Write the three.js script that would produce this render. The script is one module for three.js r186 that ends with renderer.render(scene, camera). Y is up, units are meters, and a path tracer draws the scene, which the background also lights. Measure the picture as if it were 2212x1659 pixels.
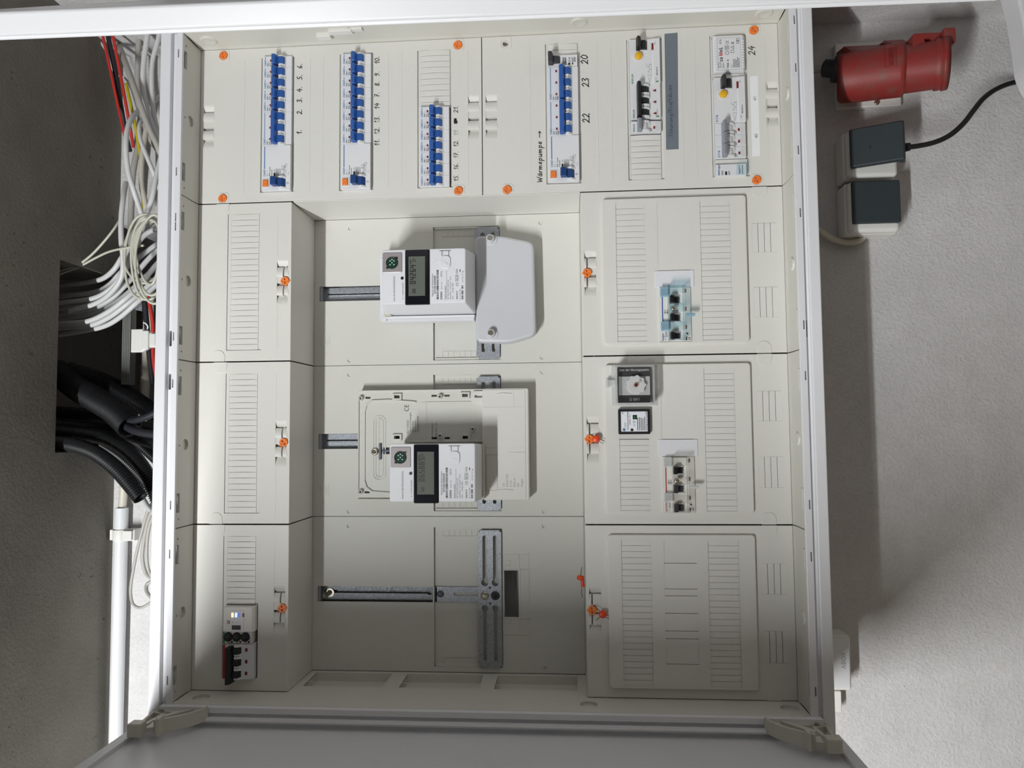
import * as THREE from 'three';
import { mergeGeometries } from 'three/addons/utils/BufferGeometryUtils.js';
import { RoundedBoxGeometry } from 'three/addons/geometries/RoundedBoxGeometry.js';
import { RectAreaLightUniformsLib } from 'three/addons/lights/RectAreaLightUniformsLib.js';

// The photograph was taken with the camera rolled: its left side is up. The cabinet is measured in millimetres on its cover plane:
// u runs down the wall (right in the photograph), v runs to the left along the wall (down in the photograph), z comes out of the wall.
const K = 0.001, X0 = 0.5, Y0 = 2.176, Z0 = 0.15;           // wall at z = -150, ceiling at u = -224, floor at u = 2176
const W = (u, v, z) => new THREE.Vector3(X0 - v * K, Y0 - u * K, Z0 + z * K);

// ---------- camera ----------
const scene = new THREE.Scene();
scene.background = new THREE.Color(0x000000);
const CAM = { u: 576.33, v: 604.69, z: 1109.92, f: 1600 };
const FWD = [-0.074255, -0.057785, -0.995564], DOWN = [-0.013071, 0.99829, -0.056968], RIGHT = [0.997154, 0.008782, -0.074883];   // in (u, v, z)
const camera = new THREE.PerspectiveCamera(2 * Math.atan(829.5 / CAM.f) * 180 / Math.PI, 2212 / 1659, 0.05, 30);
camera.position.copy(W(CAM.u, CAM.v, CAM.z));
camera.up.set(-DOWN[1] * -1, DOWN[0], -DOWN[2]);
camera.lookAt(camera.position.clone().add(new THREE.Vector3(-FWD[1], -FWD[0], FWD[2])));
camera.updateMatrixWorld();
// a point measured in the photograph, at its distance z from the cover plane
function at(x, y, z) {
  const a = (x - 1106) / CAM.f, b = (y - 829.5) / CAM.f, d = [0, 1, 2].map((i) => FWD[i] + a * RIGHT[i] + b * DOWN[i]), s = (z - CAM.z) / d[2];
  return [CAM.u + s * d[0], CAM.v + s * d[1], z];
}
// ---------- light and exposure ----------
const renderer = new THREE.WebGLRenderer({ antialias: true });
renderer.toneMapping = THREE.LinearToneMapping;
renderer.toneMappingExposure = 0.88;
renderer.shadowMap.enabled = true;
RectAreaLightUniformsLib.init();
const TUBE = { u: -192, v0: 1190, v1: 2090, z: 1630, front: 34, under: 26 };
const TUBE_COLOR = new THREE.Color().setRGB(0.965, 0.99, 1.0);

// ---------- helpers ----------
let seed = 7;
const rnd = () => (seed = (seed * 1664525 + 1013904223) % 4294967296) / 4294967296;
const names = new Map();
function numbered(name) { const n = names.get(name) || 0; names.set(name, n + 1); return n ? name + '_' + String(n).padStart(3, '0') : name; }
function dress(o) { o.traverse((m) => { if (m.isMesh) { m.castShadow = true; m.receiveShadow = true; } }); return o; }
function thing(name, label, category, [u, v, z] = [0, 0, 0], group) {
  const o = new THREE.Group();
  o.name = numbered(name); o.position.copy(W(u, v, z)); o.rotation.z = -Math.PI / 2;
  o.userData = { label, category };
  if (group) o.userData.group = group;
  o.base = [u, v, z];
  scene.add(o);
  return o;
}
// shapes are given in absolute millimetres (u, v, z); in an object's own axes x = u, y = -v, z = z
const flat = (g) => (g.index ? g.toNonIndexed() : g);
function shift(g, u, v, z) { g.translate(u * K, -v * K, z * K); return g; }
function bx(u0, v0, z0, u1, v1, z1, r = 0) {
  const s = [u1 - u0, v1 - v0, z1 - z0].map((q) => Math.abs(q) * K);
  const g = r ? new RoundedBoxGeometry(s[0], s[1], s[2], 2, Math.min(r * K, Math.min(...s) * 0.49)) : new THREE.BoxGeometry(...s);
  return shift(flat(g), (u0 + u1) / 2, (v0 + v1) / 2, (z0 + z1) / 2);
}
function path(P, pts) { pts.forEach(([u, v], i) => (i ? P.lineTo(u * K, -v * K) : P.moveTo(u * K, -v * K))); P.closePath(); return P; }
function rectPts(u0, v0, u1, v1, r = 0) {
  if (!r) return [[u0, v0], [u1, v0], [u1, v1], [u0, v1]];
  const o = [];
  [[u1 - r, v0 + r, -90], [u1 - r, v1 - r, 0], [u0 + r, v1 - r, 90], [u0 + r, v0 + r, 180]].forEach(([cu, cv, a]) => { for (let k = 0; k <= 5; k++) { const t = (a + k * 18) * Math.PI / 180; o.push([cu + r * Math.cos(t), cv + r * Math.sin(t)]); } });
  return o;
}
function roundPts(pts, r, n = 5) {                              // an outline with its corners rounded
  const o = [], L = pts.length;
  pts.forEach((p, i) => { const a = pts[(i + L - 1) % L], b = pts[(i + 1) % L], la = Math.hypot(a[0] - p[0], a[1] - p[1]), lb = Math.hypot(b[0] - p[0], b[1] - p[1]), q = Math.min(r, la * 0.45, lb * 0.45), s = [p[0] + (a[0] - p[0]) / la * q, p[1] + (a[1] - p[1]) / la * q], e = [p[0] + (b[0] - p[0]) / lb * q, p[1] + (b[1] - p[1]) / lb * q]; for (let k = 0; k <= n; k++) { const t = k / n; o.push([0, 1].map((c) => (1 - t) * (1 - t) * s[c] + 2 * t * (1 - t) * p[c] + t * t * e[c])); } });
  return o;
}
function circPts(u, v, r, n = 20) { const o = []; for (let k = 0; k < n; k++) o.push([u + r * Math.cos(k / n * 2 * Math.PI), v + r * Math.sin(k / n * 2 * Math.PI)]); return o; }
// outline pushed out from z0 to z1, with holes and a small bevel on the front edge
function ext(pts, z0, z1, bevel = 0, holes = []) {
  const s = path(new THREE.Shape(), pts);
  holes.forEach((h) => s.holes.push(path(new THREE.Path(), h)));
  const b = bevel * K, g = new THREE.ExtrudeGeometry(s, { depth: Math.max((z1 - z0) * K - 2 * b, 1e-5), bevelEnabled: b > 0, bevelThickness: b, bevelSize: b, bevelOffset: -b, bevelSegments: 2, curveSegments: 8 });
  return shift(flat(g), 0, 0, z0 + bevel);
}
function sweep(pts, length, matrix, bevel = 0, holes = []) {
  const s = new THREE.Shape(); pts.forEach(([a, b], i) => (i ? s.lineTo(a * K, b * K) : s.moveTo(a * K, b * K))); s.closePath();
  holes.forEach((h) => { const q = new THREE.Path(); h.forEach(([a, b], i) => (i ? q.lineTo(a * K, b * K) : q.moveTo(a * K, b * K))); q.closePath(); s.holes.push(q); });
  const b = bevel * K, g = new THREE.ExtrudeGeometry(s, { depth: length * K - 2 * b, bevelEnabled: b > 0, bevelThickness: b, bevelSize: b, bevelOffset: -b, bevelSegments: 1 });
  g.translate(0, 0, b); g.applyMatrix4(matrix);
  return flat(g);
}
// an outline in (u, z) drawn out along v, or in (v, z) drawn out along u
const profV = (pts, v0, v1, bevel, holes) => sweep(pts, v1 - v0, new THREE.Matrix4().set(1, 0, 0, 0, 0, 0, -1, -v0 * K, 0, 1, 0, 0, 0, 0, 0, 1), bevel, holes);
const profU = (pts, u0, u1, bevel, holes = []) => sweep(pts.map(([v, z]) => [-v, z]), u1 - u0, new THREE.Matrix4().set(0, 0, 1, u0 * K, 1, 0, 0, 0, 0, 1, 0, 0, 0, 0, 0, 1), bevel, holes.map((h) => h.map(([v, z]) => [-v, z])));
function cyl(u, v, z0, z1, r0, r1 = r0, n = 24) { const g = new THREE.CylinderGeometry(r1 * K, r0 * K, (z1 - z0) * K, n); g.rotateX(Math.PI / 2); return shift(flat(g), u, v, (z0 + z1) / 2); }
const loc = ([u, v, z]) => new THREE.Vector3(u * K, -v * K, z * K);
function rod(a, b, r0, r1 = r0, n = 16) {
  const p = loc(a), q = loc(b), d = q.clone().sub(p), g = new THREE.CylinderGeometry(r1 * K, r0 * K, d.length(), n);
  g.applyQuaternion(new THREE.Quaternion().setFromUnitVectors(new THREE.Vector3(0, 1, 0), d.normalize())); g.translate(...p.add(q).multiplyScalar(0.5).toArray());
  return flat(g);
}
function tube(pts, r, per = 8, n = 10) { const c = new THREE.CatmullRomCurve3(pts.map(loc), false, 'centripetal'); return flat(new THREE.TubeGeometry(c, Math.max(6, pts.length * per), r * K, n)); }
function lathe(pts, a, b, n = 28) {                            // profile [radius, share of the way from a to b]
  const p = loc(a), d = loc(b).sub(p), L = d.length(), g = new THREE.LatheGeometry(pts.map(([r, t]) => new THREE.Vector2(r * K, t * L)), n);
  g.applyQuaternion(new THREE.Quaternion().setFromUnitVectors(new THREE.Vector3(0, 1, 0), d.normalize())); g.translate(...p.toArray());
  return flat(g);
}
function ball(u, v, z, r, sz = 1) { const g = new THREE.SphereGeometry(r * K, 16, 10); g.scale(1, 1, sz); return shift(flat(g), u, v, z); }
function metric(g) {                                            // uv in metres, by the way each face looks
  const p = g.attributes.position, uv = new Float32Array(p.count * 2), a = new THREE.Vector3(), b = new THREE.Vector3(), c = new THREE.Vector3();
  for (let i = 0; i < p.count; i += 3) {
    a.fromBufferAttribute(p, i); b.fromBufferAttribute(p, i + 1).sub(a); c.fromBufferAttribute(p, i + 2).sub(a); b.cross(c);
    const ax = Math.abs(b.x), ay = Math.abs(b.y), az = Math.abs(b.z), m = az >= ax && az >= ay ? [0, 1] : ax >= ay ? [1, 2] : [0, 2];
    for (let k = 0; k < 3; k++) { uv[2 * (i + k)] = p.array[3 * (i + k) + m[0]]; uv[2 * (i + k) + 1] = p.array[3 * (i + k) + m[1]]; }
  }
  g.setAttribute('uv', new THREE.BufferAttribute(uv, 2));
  return g;
}
function join(geoms) { const l = [].concat(geoms).map(flat); return metric(l.length > 1 ? mergeGeometries(l) : l[0]); }
function origin(o) { while (o && !o.base) o = o.parent; return o ? o.base : [0, 0, 0]; }
function part(parent, name, geoms, mat, label) {
  const g = join(geoms), b = origin(parent);
  g.translate(-b[0] * K, b[1] * K, -b[2] * K);
  const m = new THREE.Mesh(g, mat); m.name = name;
  if (label) m.userData = { label };
  parent.add(m);
  return m;
}
function only(name, label, category, geoms, mat, [u, v, z], group) {     // a thing that is one mesh
  const g = join(geoms); g.translate(-u * K, v * K, -z * K);
  const m = new THREE.Mesh(g, mat); m.name = numbered(name); m.position.copy(W(u, v, z)); m.rotation.z = -Math.PI / 2;
  m.userData = { label, category }; if (group) m.userData.group = group;
  m.base = [u, v, z]; scene.add(m);
  return m;
}
function struct(name, geoms, mat) { const m = new THREE.Mesh(join(geoms), mat); m.name = name; m.position.copy(W(0, 0, 0)); m.rotation.z = -Math.PI / 2; m.userData = { kind: 'structure' }; m.base = [0, 0, 0]; scene.add(m); return m; }
function copy(root, u, v, z, label, group) { const c = root.clone(); c.name = numbered(root.userData.plain); c.position.copy(W(u, v, z)); c.base = [u, v, z]; c.userData = { ...root.userData, label, ...(group ? { group } : {}) }; scene.add(c); return c; }

// ---------- materials ----------
function noiseTexture(size, f, srgb) {
  const d = new Uint8Array(size * size * 4);
  for (let y = 0; y < size; y++) for (let x = 0; x < size; x++) { const c = f(x / size, y / size), i = (y * size + x) * 4; for (let k = 0; k < 3; k++) d[i + k] = Math.max(0, Math.min(255, (Array.isArray(c) ? c[k] : c) * 255)); d[i + 3] = 255; }
  const t = new THREE.DataTexture(d, size, size); t.wrapS = t.wrapT = THREE.RepeatWrapping; t.magFilter = t.minFilter = THREE.LinearFilter; if (srgb) t.colorSpace = THREE.SRGBColorSpace; t.needsUpdate = true;
  return t;
}
function lattice(n, s) { seed = s; const a = []; for (let i = 0; i < n * n; i++) a.push(rnd()); return (x, y) => { const X = x * n, Y = y * n, i = Math.floor(X), j = Math.floor(Y), fx = X - i, fy = Y - j, sx = fx * fx * (3 - 2 * fx), sy = fy * fy * (3 - 2 * fy), q = (p, r) => a[((r % n + n) % n) * n + (p % n + n) % n]; return (q(i, j) * (1 - sx) + q(i + 1, j) * sx) * (1 - sy) + (q(i, j + 1) * (1 - sx) + q(i + 1, j + 1) * sx) * sy; }; }
const n4 = lattice(4, 1), n9 = lattice(9, 2), n24 = lattice(24, 3), n60 = lattice(60, 4), n150 = lattice(150, 5), n300 = lattice(300, 6);
const mix = (a, b, t) => a.map((q, i) => q + (b[i] - q) * t);
const step = (a, b, x) => { const t = Math.max(0, Math.min(1, (x - a) / (b - a))); return t * t * (3 - 2 * t); };
const plasterColor = noiseTexture(1024, (x, y) => { const t = 0.35 * n9(x, y) + 0.3 * n24(x, y) + 0.35 * n150(x, y), sp = step(0.96, 0.995, n150(y, x)) * step(0.6, 0.85, n24(y, x)); return mix(mix([0.77, 0.762, 0.76], [0.85, 0.843, 0.84], t), [0.4, 0.38, 0.36], sp * 0.8); }, true);
const plasterBump = noiseTexture(1024, (x, y) => 0.12 * n60(x, y) + 0.48 * n150(x, y) + 0.4 * n300(x, y));
const ceilingColor = noiseTexture(1024, (x, y) => { const t = 0.5 * n9(x, y) + 0.3 * n24(x, y) + 0.2 * n300(x, y), pit = step(0.9, 0.98, n150(y, x)) * step(0.55, 0.8, n9(y, x)) + 0.6 * step(0.93, 0.99, n60(y, x)) * step(0.5, 0.7, n24(x, y)); return mix(mix([0.475, 0.46, 0.43], [0.555, 0.54, 0.505], t), [0.26, 0.24, 0.215], pit * 0.75); }, true);
const ceilingBump = noiseTexture(1024, (x, y) => 0.2 * n24(x, y) + 0.4 * n150(x, y) + 0.4 * n300(x, y));
const grainBump = noiseTexture(512, (x, y) => 0.5 * n150(x, y) + 0.5 * n300(x, y));
const zincColor = noiseTexture(512, (x, y) => { const t = 0.55 * n60(x, y) + 0.45 * n150(x, y); return mix([0.58, 0.6, 0.63], [0.74, 0.755, 0.78], step(0.25, 0.75, t)); }, true);
const zincRough = noiseTexture(512, (x, y) => 0.35 + 0.3 * n60(y, x));
const dustyRed = noiseTexture(512, (x, y) => mix([0.55, 0.165, 0.15], [0.45, 0.32, 0.28], step(0.45, 0.95, 0.45 * n9(x, y) + 0.2 * n24(x, y) + 0.35 * n300(x, y))), true);
const scaled = (t, m) => { const c = t.clone(); c.repeat.set(1 / m, 1 / m); c.needsUpdate = true; return c; };
const std = (hex, roughness = 0.5, o = {}) => new THREE.MeshPhysicalMaterial({ color: hex, roughness, ...o });
const grain = (o = {}) => ({ bumpMap: scaled(grainBump, 0.12), bumpScale: 0.00006, ...o });
const M = {
  cover: std(0xdedcd6, 0.48, grain()), liner: std(0xd6d4cb, 0.5, grain()), plate: std(0xdbdad3, 0.52, grain()), slat: std(0xdfddd8, 0.45),
  enamel: std(0xe8e8eb, 0.3), doorInside: std(0xdcdcde, 0.38), hinge: std(0xc9c6b8, 0.5), 
  body: std(0xe2e2e4, 0.42), bodyWarm: std(0xe4e2dc, 0.45), clip: std(0xe4e4e8, 0.4), capWhite: std(0xcdced2, 0.42), blue: std(0x2a5ba6, 0.38), navy: std(0x143f7c, 0.4), black: std(0x17181c, 0.4), grey: std(0x9296a0, 0.42), charcoal: std(0x3a3b40, 0.45),
  orange: std(0xf07f30, 0.42), redOrange: std(0xe8481c, 0.4), yellow: std(0xe7b222, 0.35), flag: std(0x7a1c18, 0.35), green: std(0x1f8a4a, 0.5), red: std(0xb5302c, 0.45),
  zinc: new THREE.MeshStandardMaterial({ map: scaled(zincColor, 0.06), roughnessMap: scaled(zincRough, 0.06), roughness: 1, metalness: 0.55 }),
  zincDark: new THREE.MeshStandardMaterial({ color: 0x9aa0a8, map: scaled(zincColor, 0.06), roughness: 0.5, metalness: 0.7 }),
  steel: new THREE.MeshStandardMaterial({ color: 0xb9b4a6, roughness: 0.3, metalness: 0.9 }), wire: new THREE.MeshStandardMaterial({ color: 0x5a5550, roughness: 0.45, metalness: 0.6 }),
  strut: std(0x8b8d88, 0.5, { metalness: 0.35 }),
  lcdFrame: std(0x15161d, 0.15), lcd: std(0x666b62, 0.22), optic: std(0xa9a1a2, 0.35, { metalness: 0.3 }), port: std(0x123d2c, 0.25), faceplate: std(0xc4c4c6, 0.45),
  clear: new THREE.MeshPhysicalMaterial({ color: 0xfbfbfa, roughness: 0.06, transmission: 1, thickness: 0, ior: 1.5 }),
  clearBlue: new THREE.MeshPhysicalMaterial({ color: 0xf0f9fc, roughness: 0.07, transmission: 1, thickness: 0, ior: 1.5 }),
  frosted: new THREE.MeshPhysicalMaterial({ color: 0xf6f7f7, roughness: 0.3, transmission: 0.72, thickness: 0, ior: 1.5 }), frostedBlue: new THREE.MeshPhysicalMaterial({ color: 0xcfe8f2, roughness: 0.3, transmission: 0.72, thickness: 0, ior: 1.5 }),
  cee: std(0xffffff, 0.5, grain({ map: scaled(dustyRed, 0.16), bumpScale: 0.0001 })), slate: std(0x2d363a, 0.55, grain({ bumpScale: 0.0001 })), socketWhite: std(0xe4e3de, 0.4), rubber: std(0x121212, 0.55),
  cableWhite: std(0xdcdcdc, 0.42), cableGrey: std(0xb3b0a9, 0.45), cableBeige: std(0xd3cdbf, 0.45), cableThin: std(0xd0cfc0, 0.42), cableRed: std(0xc9342d, 0.42), cableBlack: std(0x2b2b31, 0.45), cableYellow: std(0xcdbb1e, 0.42), conduit: std(0x121316, 0.42), pipe: std(0xe2e4e6, 0.35),
  plaster: new THREE.MeshStandardMaterial({ map: scaled(plasterColor, 0.55), bumpMap: scaled(plasterBump, 0.55), bumpScale: 0.001, roughness: 0.85 }),
  concrete: new THREE.MeshStandardMaterial({ map: scaled(ceilingColor, 0.7), bumpMap: scaled(ceilingBump, 0.7), bumpScale: 0.0006, roughness: 0.9 }),
  white: std(0xe9e9ec, 0.6, { bumpMap: scaled(plasterBump, 0.5), bumpScale: 0.0006 }), floor: std(0x8b8070, 0.8), tape: std(0x6f7780, 0.6), paper: std(0xf2f2f4, 0.6),
};

// ---------- print: one sheet of lettering, shared by all labels ----------
const SHEETS = [], SP = 5, PAD = 4;
function sheet() { const c = document.createElement('canvas'); c.width = c.height = 2048; const t = new THREE.CanvasTexture(c); t.colorSpace = THREE.SRGBColorSpace; t.anisotropy = 8; const s = { c, g: c.getContext('2d'), x: PAD, y: PAD, row: 0, mat: new THREE.MeshPhysicalMaterial({ map: t, transparent: true, roughness: 0.45 }) }; SHEETS.push(s); return s; }
// a label on the area u0..u1, v0..v1; draw(ctx, width, height) works in millimetres, reading along -v, from the top of the letters along +u
function printed(parent, name, u0, v0, u1, v1, z, draw, label, bent) {
  const w = v1 - v0, h = u1 - u0, pw = Math.ceil(w * SP), ph = Math.ceil(h * SP);
  let s = SHEETS[SHEETS.length - 1] || sheet();
  if (s.x + pw + PAD > 2048) { s.x = PAD; s.y += s.row + PAD; s.row = 0; }
  if (s.y + ph + PAD > 2048) s = sheet();
  const g = s.g; g.save(); g.translate(s.x, s.y); g.beginPath(); g.rect(0, 0, pw, ph); g.clip(); g.scale(SP, SP); g.fillStyle = '#111'; g.strokeStyle = '#111'; g.lineWidth = 0.4; g.lineCap = g.lineJoin = 'round'; draw(g, w, h); g.restore();
  const a = s.x / 2048, b = (s.x + pw) / 2048, c = 1 - s.y / 2048, d = 1 - (s.y + ph) / 2048;
  s.x += pw + PAD; s.row = Math.max(s.row, ph);
  const o = origin(parent), geo = new THREE.BufferGeometry();
  if (bent) {                                                    // on a curved face: bent(s, t) gives the point, s along the words, t down the letters
    const ps = [], us = [], ix = [], n = 16;
    for (let i = 0; i <= n; i++) for (let j = 0; j < 2; j++) { const q = bent(i / n, j); ps.push((q[0] - o[0]) * K, -(q[1] - o[1]) * K, (q[2] - o[2]) * K); us.push(a + (b - a) * i / n, c + (d - c) * j); }
    for (let i = 0; i < n; i++) ix.push(2 * i, 2 * i + 1, 2 * i + 2, 2 * i + 2, 2 * i + 1, 2 * i + 3);
    geo.setAttribute('position', new THREE.Float32BufferAttribute(ps, 3)); geo.setAttribute('uv', new THREE.Float32BufferAttribute(us, 2)); geo.setIndex(ix); geo.computeVertexNormals();
    const m = new THREE.Mesh(geo, s.mat); m.name = name; parent.add(m); return m;
  }
  const P = (u, v) => [(u - o[0]) * K, -(v - o[1]) * K, (z - o[2]) * K];
  geo.setAttribute('position', new THREE.Float32BufferAttribute([...P(u0, v1), ...P(u1, v1), ...P(u1, v0), ...P(u0, v0)], 3));
  geo.setAttribute('normal', new THREE.Float32BufferAttribute([0, 0, 1, 0, 0, 1, 0, 0, 1, 0, 0, 1], 3));
  geo.setAttribute('uv', new THREE.Float32BufferAttribute([a, c, a, d, b, d, b, c], 2)); geo.setIndex([0, 1, 2, 0, 2, 3]);
  const m = new THREE.Mesh(geo, s.mat); m.name = name; if (label) m.userData = { label };
  parent.add(m);
  return m;
}
function T(g, s, x, y, size, o = {}) { g.save(); g.fillStyle = o.color || '#1a1a1c'; g.font = (o.style || '') + ' ' + (o.weight || 'normal') + ' 20px ' + (o.font || 'sans-serif'); g.textAlign = o.align || 'left'; g.textBaseline = 'alphabetic'; g.translate(x, y); g.scale((o.stretch || 1) * size / 20, size / 20); g.fillText(s, 0, 0); g.restore(); }
function bars(g, x, y, w, h) { let q = x; while (q < x + w) { const t = 0.25 + 0.25 * Math.floor(rnd() * 3); g.fillRect(q, y, t, h); q += t + 0.25 + 0.25 * Math.floor(rnd() * 3); } }
function tiny(g, x, y, w, n, dy, h = 0.8) { for (let k = 0; k < n; k++) { let q = x; while (q < x + w * (0.65 + 0.35 * rnd())) { const t = 0.6 + rnd() * 1.2; g.fillRect(q, y + k * dy, t, h); q += t + 0.35; } } }
const SEG = { 0: 'abcdef', 1: 'bc', 2: 'abged', 3: 'abgcd', 4: 'fgbc', 5: 'afgcd', 6: 'afgedc', 7: 'abc', 8: 'abcdefg', 9: 'abcdfg' };
function digits(g, s, x, y, w, h, gap) { const t = h * 0.14; for (const ch of s) { const on = SEG[ch] || '', L = { a: [0, 0, w, t], d: [0, h - t, w, t], g: [0, h / 2 - t / 2, w, t], f: [0, 0, t * 1.2, h / 2], b: [w - t * 1.2, 0, t * 1.2, h / 2], e: [0, h / 2, t * 1.2, h / 2], c: [w - t * 1.2, h / 2, t * 1.2, h / 2] }; for (const k of on) { const [a, b, c, d] = L[k]; g.fillRect(x + a + 0.1, y + b + 0.1, c - 0.2, d - 0.2); } x += w + gap; } }
// pen strokes for the handwriting; each glyph is a list of polylines in a box 0..w by 0..1
const PEN = {
  0: [[0.6, [[0.3, 0], [0.05, 0.3], [0.02, 0.7], [0.25, 1], [0.5, 0.75], [0.55, 0.3], [0.3, 0]]]], 1: [[0.45, [[0.05, 0.4], [0.35, 0], [0.3, 1]]]], 2: [[0.6, [[0.05, 0.25], [0.3, 0], [0.5, 0.2], [0.4, 0.55], [0.02, 1], [0.3, 0.92], [0.6, 0.98]]]],
  3: [[0.55, [[0.05, 0.1], [0.35, 0], [0.48, 0.2], [0.2, 0.48], [0.5, 0.65], [0.4, 0.95], [0.02, 0.95]]]], 4: [[0.6, [[0.35, 0], [0.02, 0.6], [0.6, 0.55]], [[0.48, 0.3], [0.4, 1]]]], 5: [[0.55, [[0.5, 0], [0.15, 0.05], [0.1, 0.42], [0.45, 0.5], [0.42, 0.9], [0.02, 0.98]]]],
  6: [[0.55, [[0.4, 0], [0.08, 0.5], [0.1, 0.92], [0.4, 0.95], [0.48, 0.65], [0.1, 0.62]]]], 7: [[0.55, [[0.02, 0.05], [0.52, 0.02], [0.2, 1]], [[0.1, 0.5], [0.48, 0.48]]]], 8: [[0.55, [[0.45, 0.1], [0.1, 0.1], [0.12, 0.4], [0.45, 0.65], [0.4, 0.98], [0.05, 0.9], [0.1, 0.6], [0.48, 0.25], [0.45, 0.1]]]],
  9: [[0.55, [[0.48, 0.1], [0.1, 0.08], [0.08, 0.45], [0.45, 0.4], [0.48, 0.1], [0.42, 0.7], [0.1, 1]]]], '.': [[0.25, [[0.1, 0.92], [0.14, 0.96]]]], ' ': [[0.4]],
  W: [[1, [[0, 0.05], [0.2, 1], [0.45, 0.3], [0.65, 1], [0.95, 0]]]], 'ä': [[0.62, [[0.5, 0.45], [0.15, 0.45], [0.05, 0.85], [0.3, 1], [0.5, 0.5], [0.55, 1]], [[0.2, 0.2], [0.22, 0.24]], [[0.42, 0.2], [0.44, 0.24]]]], r: [[0.45, [[0.05, 0.45], [0.1, 1], [0.15, 0.6], [0.42, 0.45]]]],
  m: [[0.9, [[0.05, 0.45], [0.08, 1], [0.15, 0.55], [0.35, 0.5], [0.4, 1], [0.48, 0.55], [0.7, 0.5], [0.75, 1]]]], e: [[0.55, [[0.05, 0.75], [0.45, 0.65], [0.35, 0.42], [0.1, 0.55], [0.1, 0.95], [0.5, 0.95]]]], p: [[0.6, [[0.1, 0.45], [0.08, 1.45], [0.1, 0.6], [0.4, 0.45], [0.5, 0.7], [0.35, 1], [0.1, 0.95]]]], u: [[0.6, [[0.05, 0.45], [0.08, 0.95], [0.35, 0.98], [0.48, 0.5], [0.52, 1]]]],
  '>': [[1.5, [[0.1, 0.6], [1.3, 0.6], [1, 0.4]], [[1.3, 0.6], [1, 0.85]]]], s: [[0.45, [[0.4, 0.5], [0.1, 0.55], [0.35, 0.8], [0.05, 0.98]]]], t: [[0.4, [[0.25, 0.1], [0.15, 0.95], [0.35, 0.95]], [[0, 0.45], [0.4, 0.42]]]], o: [[0.5, [[0.3, 0.48], [0.05, 0.7], [0.2, 1], [0.42, 0.75], [0.3, 0.48]]]], k: [[0.5, [[0.08, 0], [0.08, 1]], [[0.42, 0.45], [0.1, 0.7], [0.45, 1]]]], f: [[0.4, [[0.4, 0.05], [0.15, 0.2], [0.15, 1.4]], [[0, 0.5], [0.35, 0.5]]]], d: [[0.55, [[0.45, 0.5], [0.1, 0.6], [0.1, 0.95], [0.42, 0.9], [0.5, 0], [0.5, 1]]]], n: [[0.55, [[0.05, 0.45], [0.08, 1], [0.15, 0.55], [0.4, 0.5], [0.45, 1]]]], g: [[0.55, [[0.45, 0.5], [0.1, 0.6], [0.15, 0.95], [0.42, 0.85], [0.45, 0.5], [0.4, 1.4], [0.05, 1.35]]]], K: [[0.6, [[0.08, 0], [0.06, 1]], [[0.5, 0.02], [0.1, 0.5], [0.55, 1]]]], a: [[0.55, [[0.45, 0.5], [0.1, 0.55], [0.08, 0.9], [0.35, 0.95], [0.46, 0.5], [0.5, 1]]]], '/': [[0.4, [[0.35, -0.1], [0.05, 1.2]]]], S: [[0.6, [[0.5, 0.05], [0.1, 0.15], [0.45, 0.6], [0.05, 0.95]]]],
};
function pen(g, s, x, y, h, lw, color = '#15141a') { g.save(); g.strokeStyle = color; g.lineWidth = lw; for (const ch of s) { const [w, ...ls] = (PEN[ch] || PEN[' '])[0]; for (const l of ls) { g.beginPath(); l.forEach(([a, b], i) => { const X = x + (a + (1 - b) * 0.12) * h, Y = y + b * h; if (i) g.lineTo(X, Y); else g.moveTo(X, Y); }); g.stroke(); } x += (w + 0.14) * h; } g.restore(); }

// ---------- room ----------
const ROOM = { u0: -224, u1: 2176, v0: -75, v1: 2700, z0: -150, z1: 3300 }, HOLE = { v0: 333, v1: 639, z1: 4 }, SLOT = { v0: 236, v1: 620, u1: -8, z: -640 };
{
  const { u0, u1, v0, v1, z0, z1 } = ROOM, t = 250, d = 500;
  struct('wall_back', [bx(u0 - t, v0 - t, z0 - d, u1 + t, SLOT.v0, z0), bx(u0 - t, SLOT.v1, z0 - d, u1 + t, v1 + t, z0), bx(SLOT.u1, SLOT.v0, z0 - d, u1 + t, SLOT.v1, z0), bx(u0 - t, SLOT.v0, SLOT.z - 50, SLOT.u1, SLOT.v1, SLOT.z)], M.plaster);
  struct('wall_right', [bx(u0 - t, v0 - t, z0, u1 + t, v0, z1 + t)], M.plaster);
  struct('wall_left', [bx(u0 - t, v1, z0, u1 + t, v1 + t, z1 + t)], M.floor);
  struct('wall_front', [bx(u0 - t, v0, z1, u1 + t, v1, z1 + t)], M.floor);
  struct('floor', [bx(u1, v0 - t, z0 - t, u1 + t, v1 + t, z1 + t)], M.floor);
  struct('ceiling', [bx(u0 - t, v0, z0, u0, HOLE.v0, z1), bx(u0 - t, HOLE.v1, z0, u0, v1, z1), bx(u0 - t, HOLE.v0, HOLE.z1, u0, HOLE.v1, z1), bx(u0 - t - 60, v0 - t, z0 - d - 50, u0 - t, v1 + t, z1)], M.concrete);
}
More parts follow.
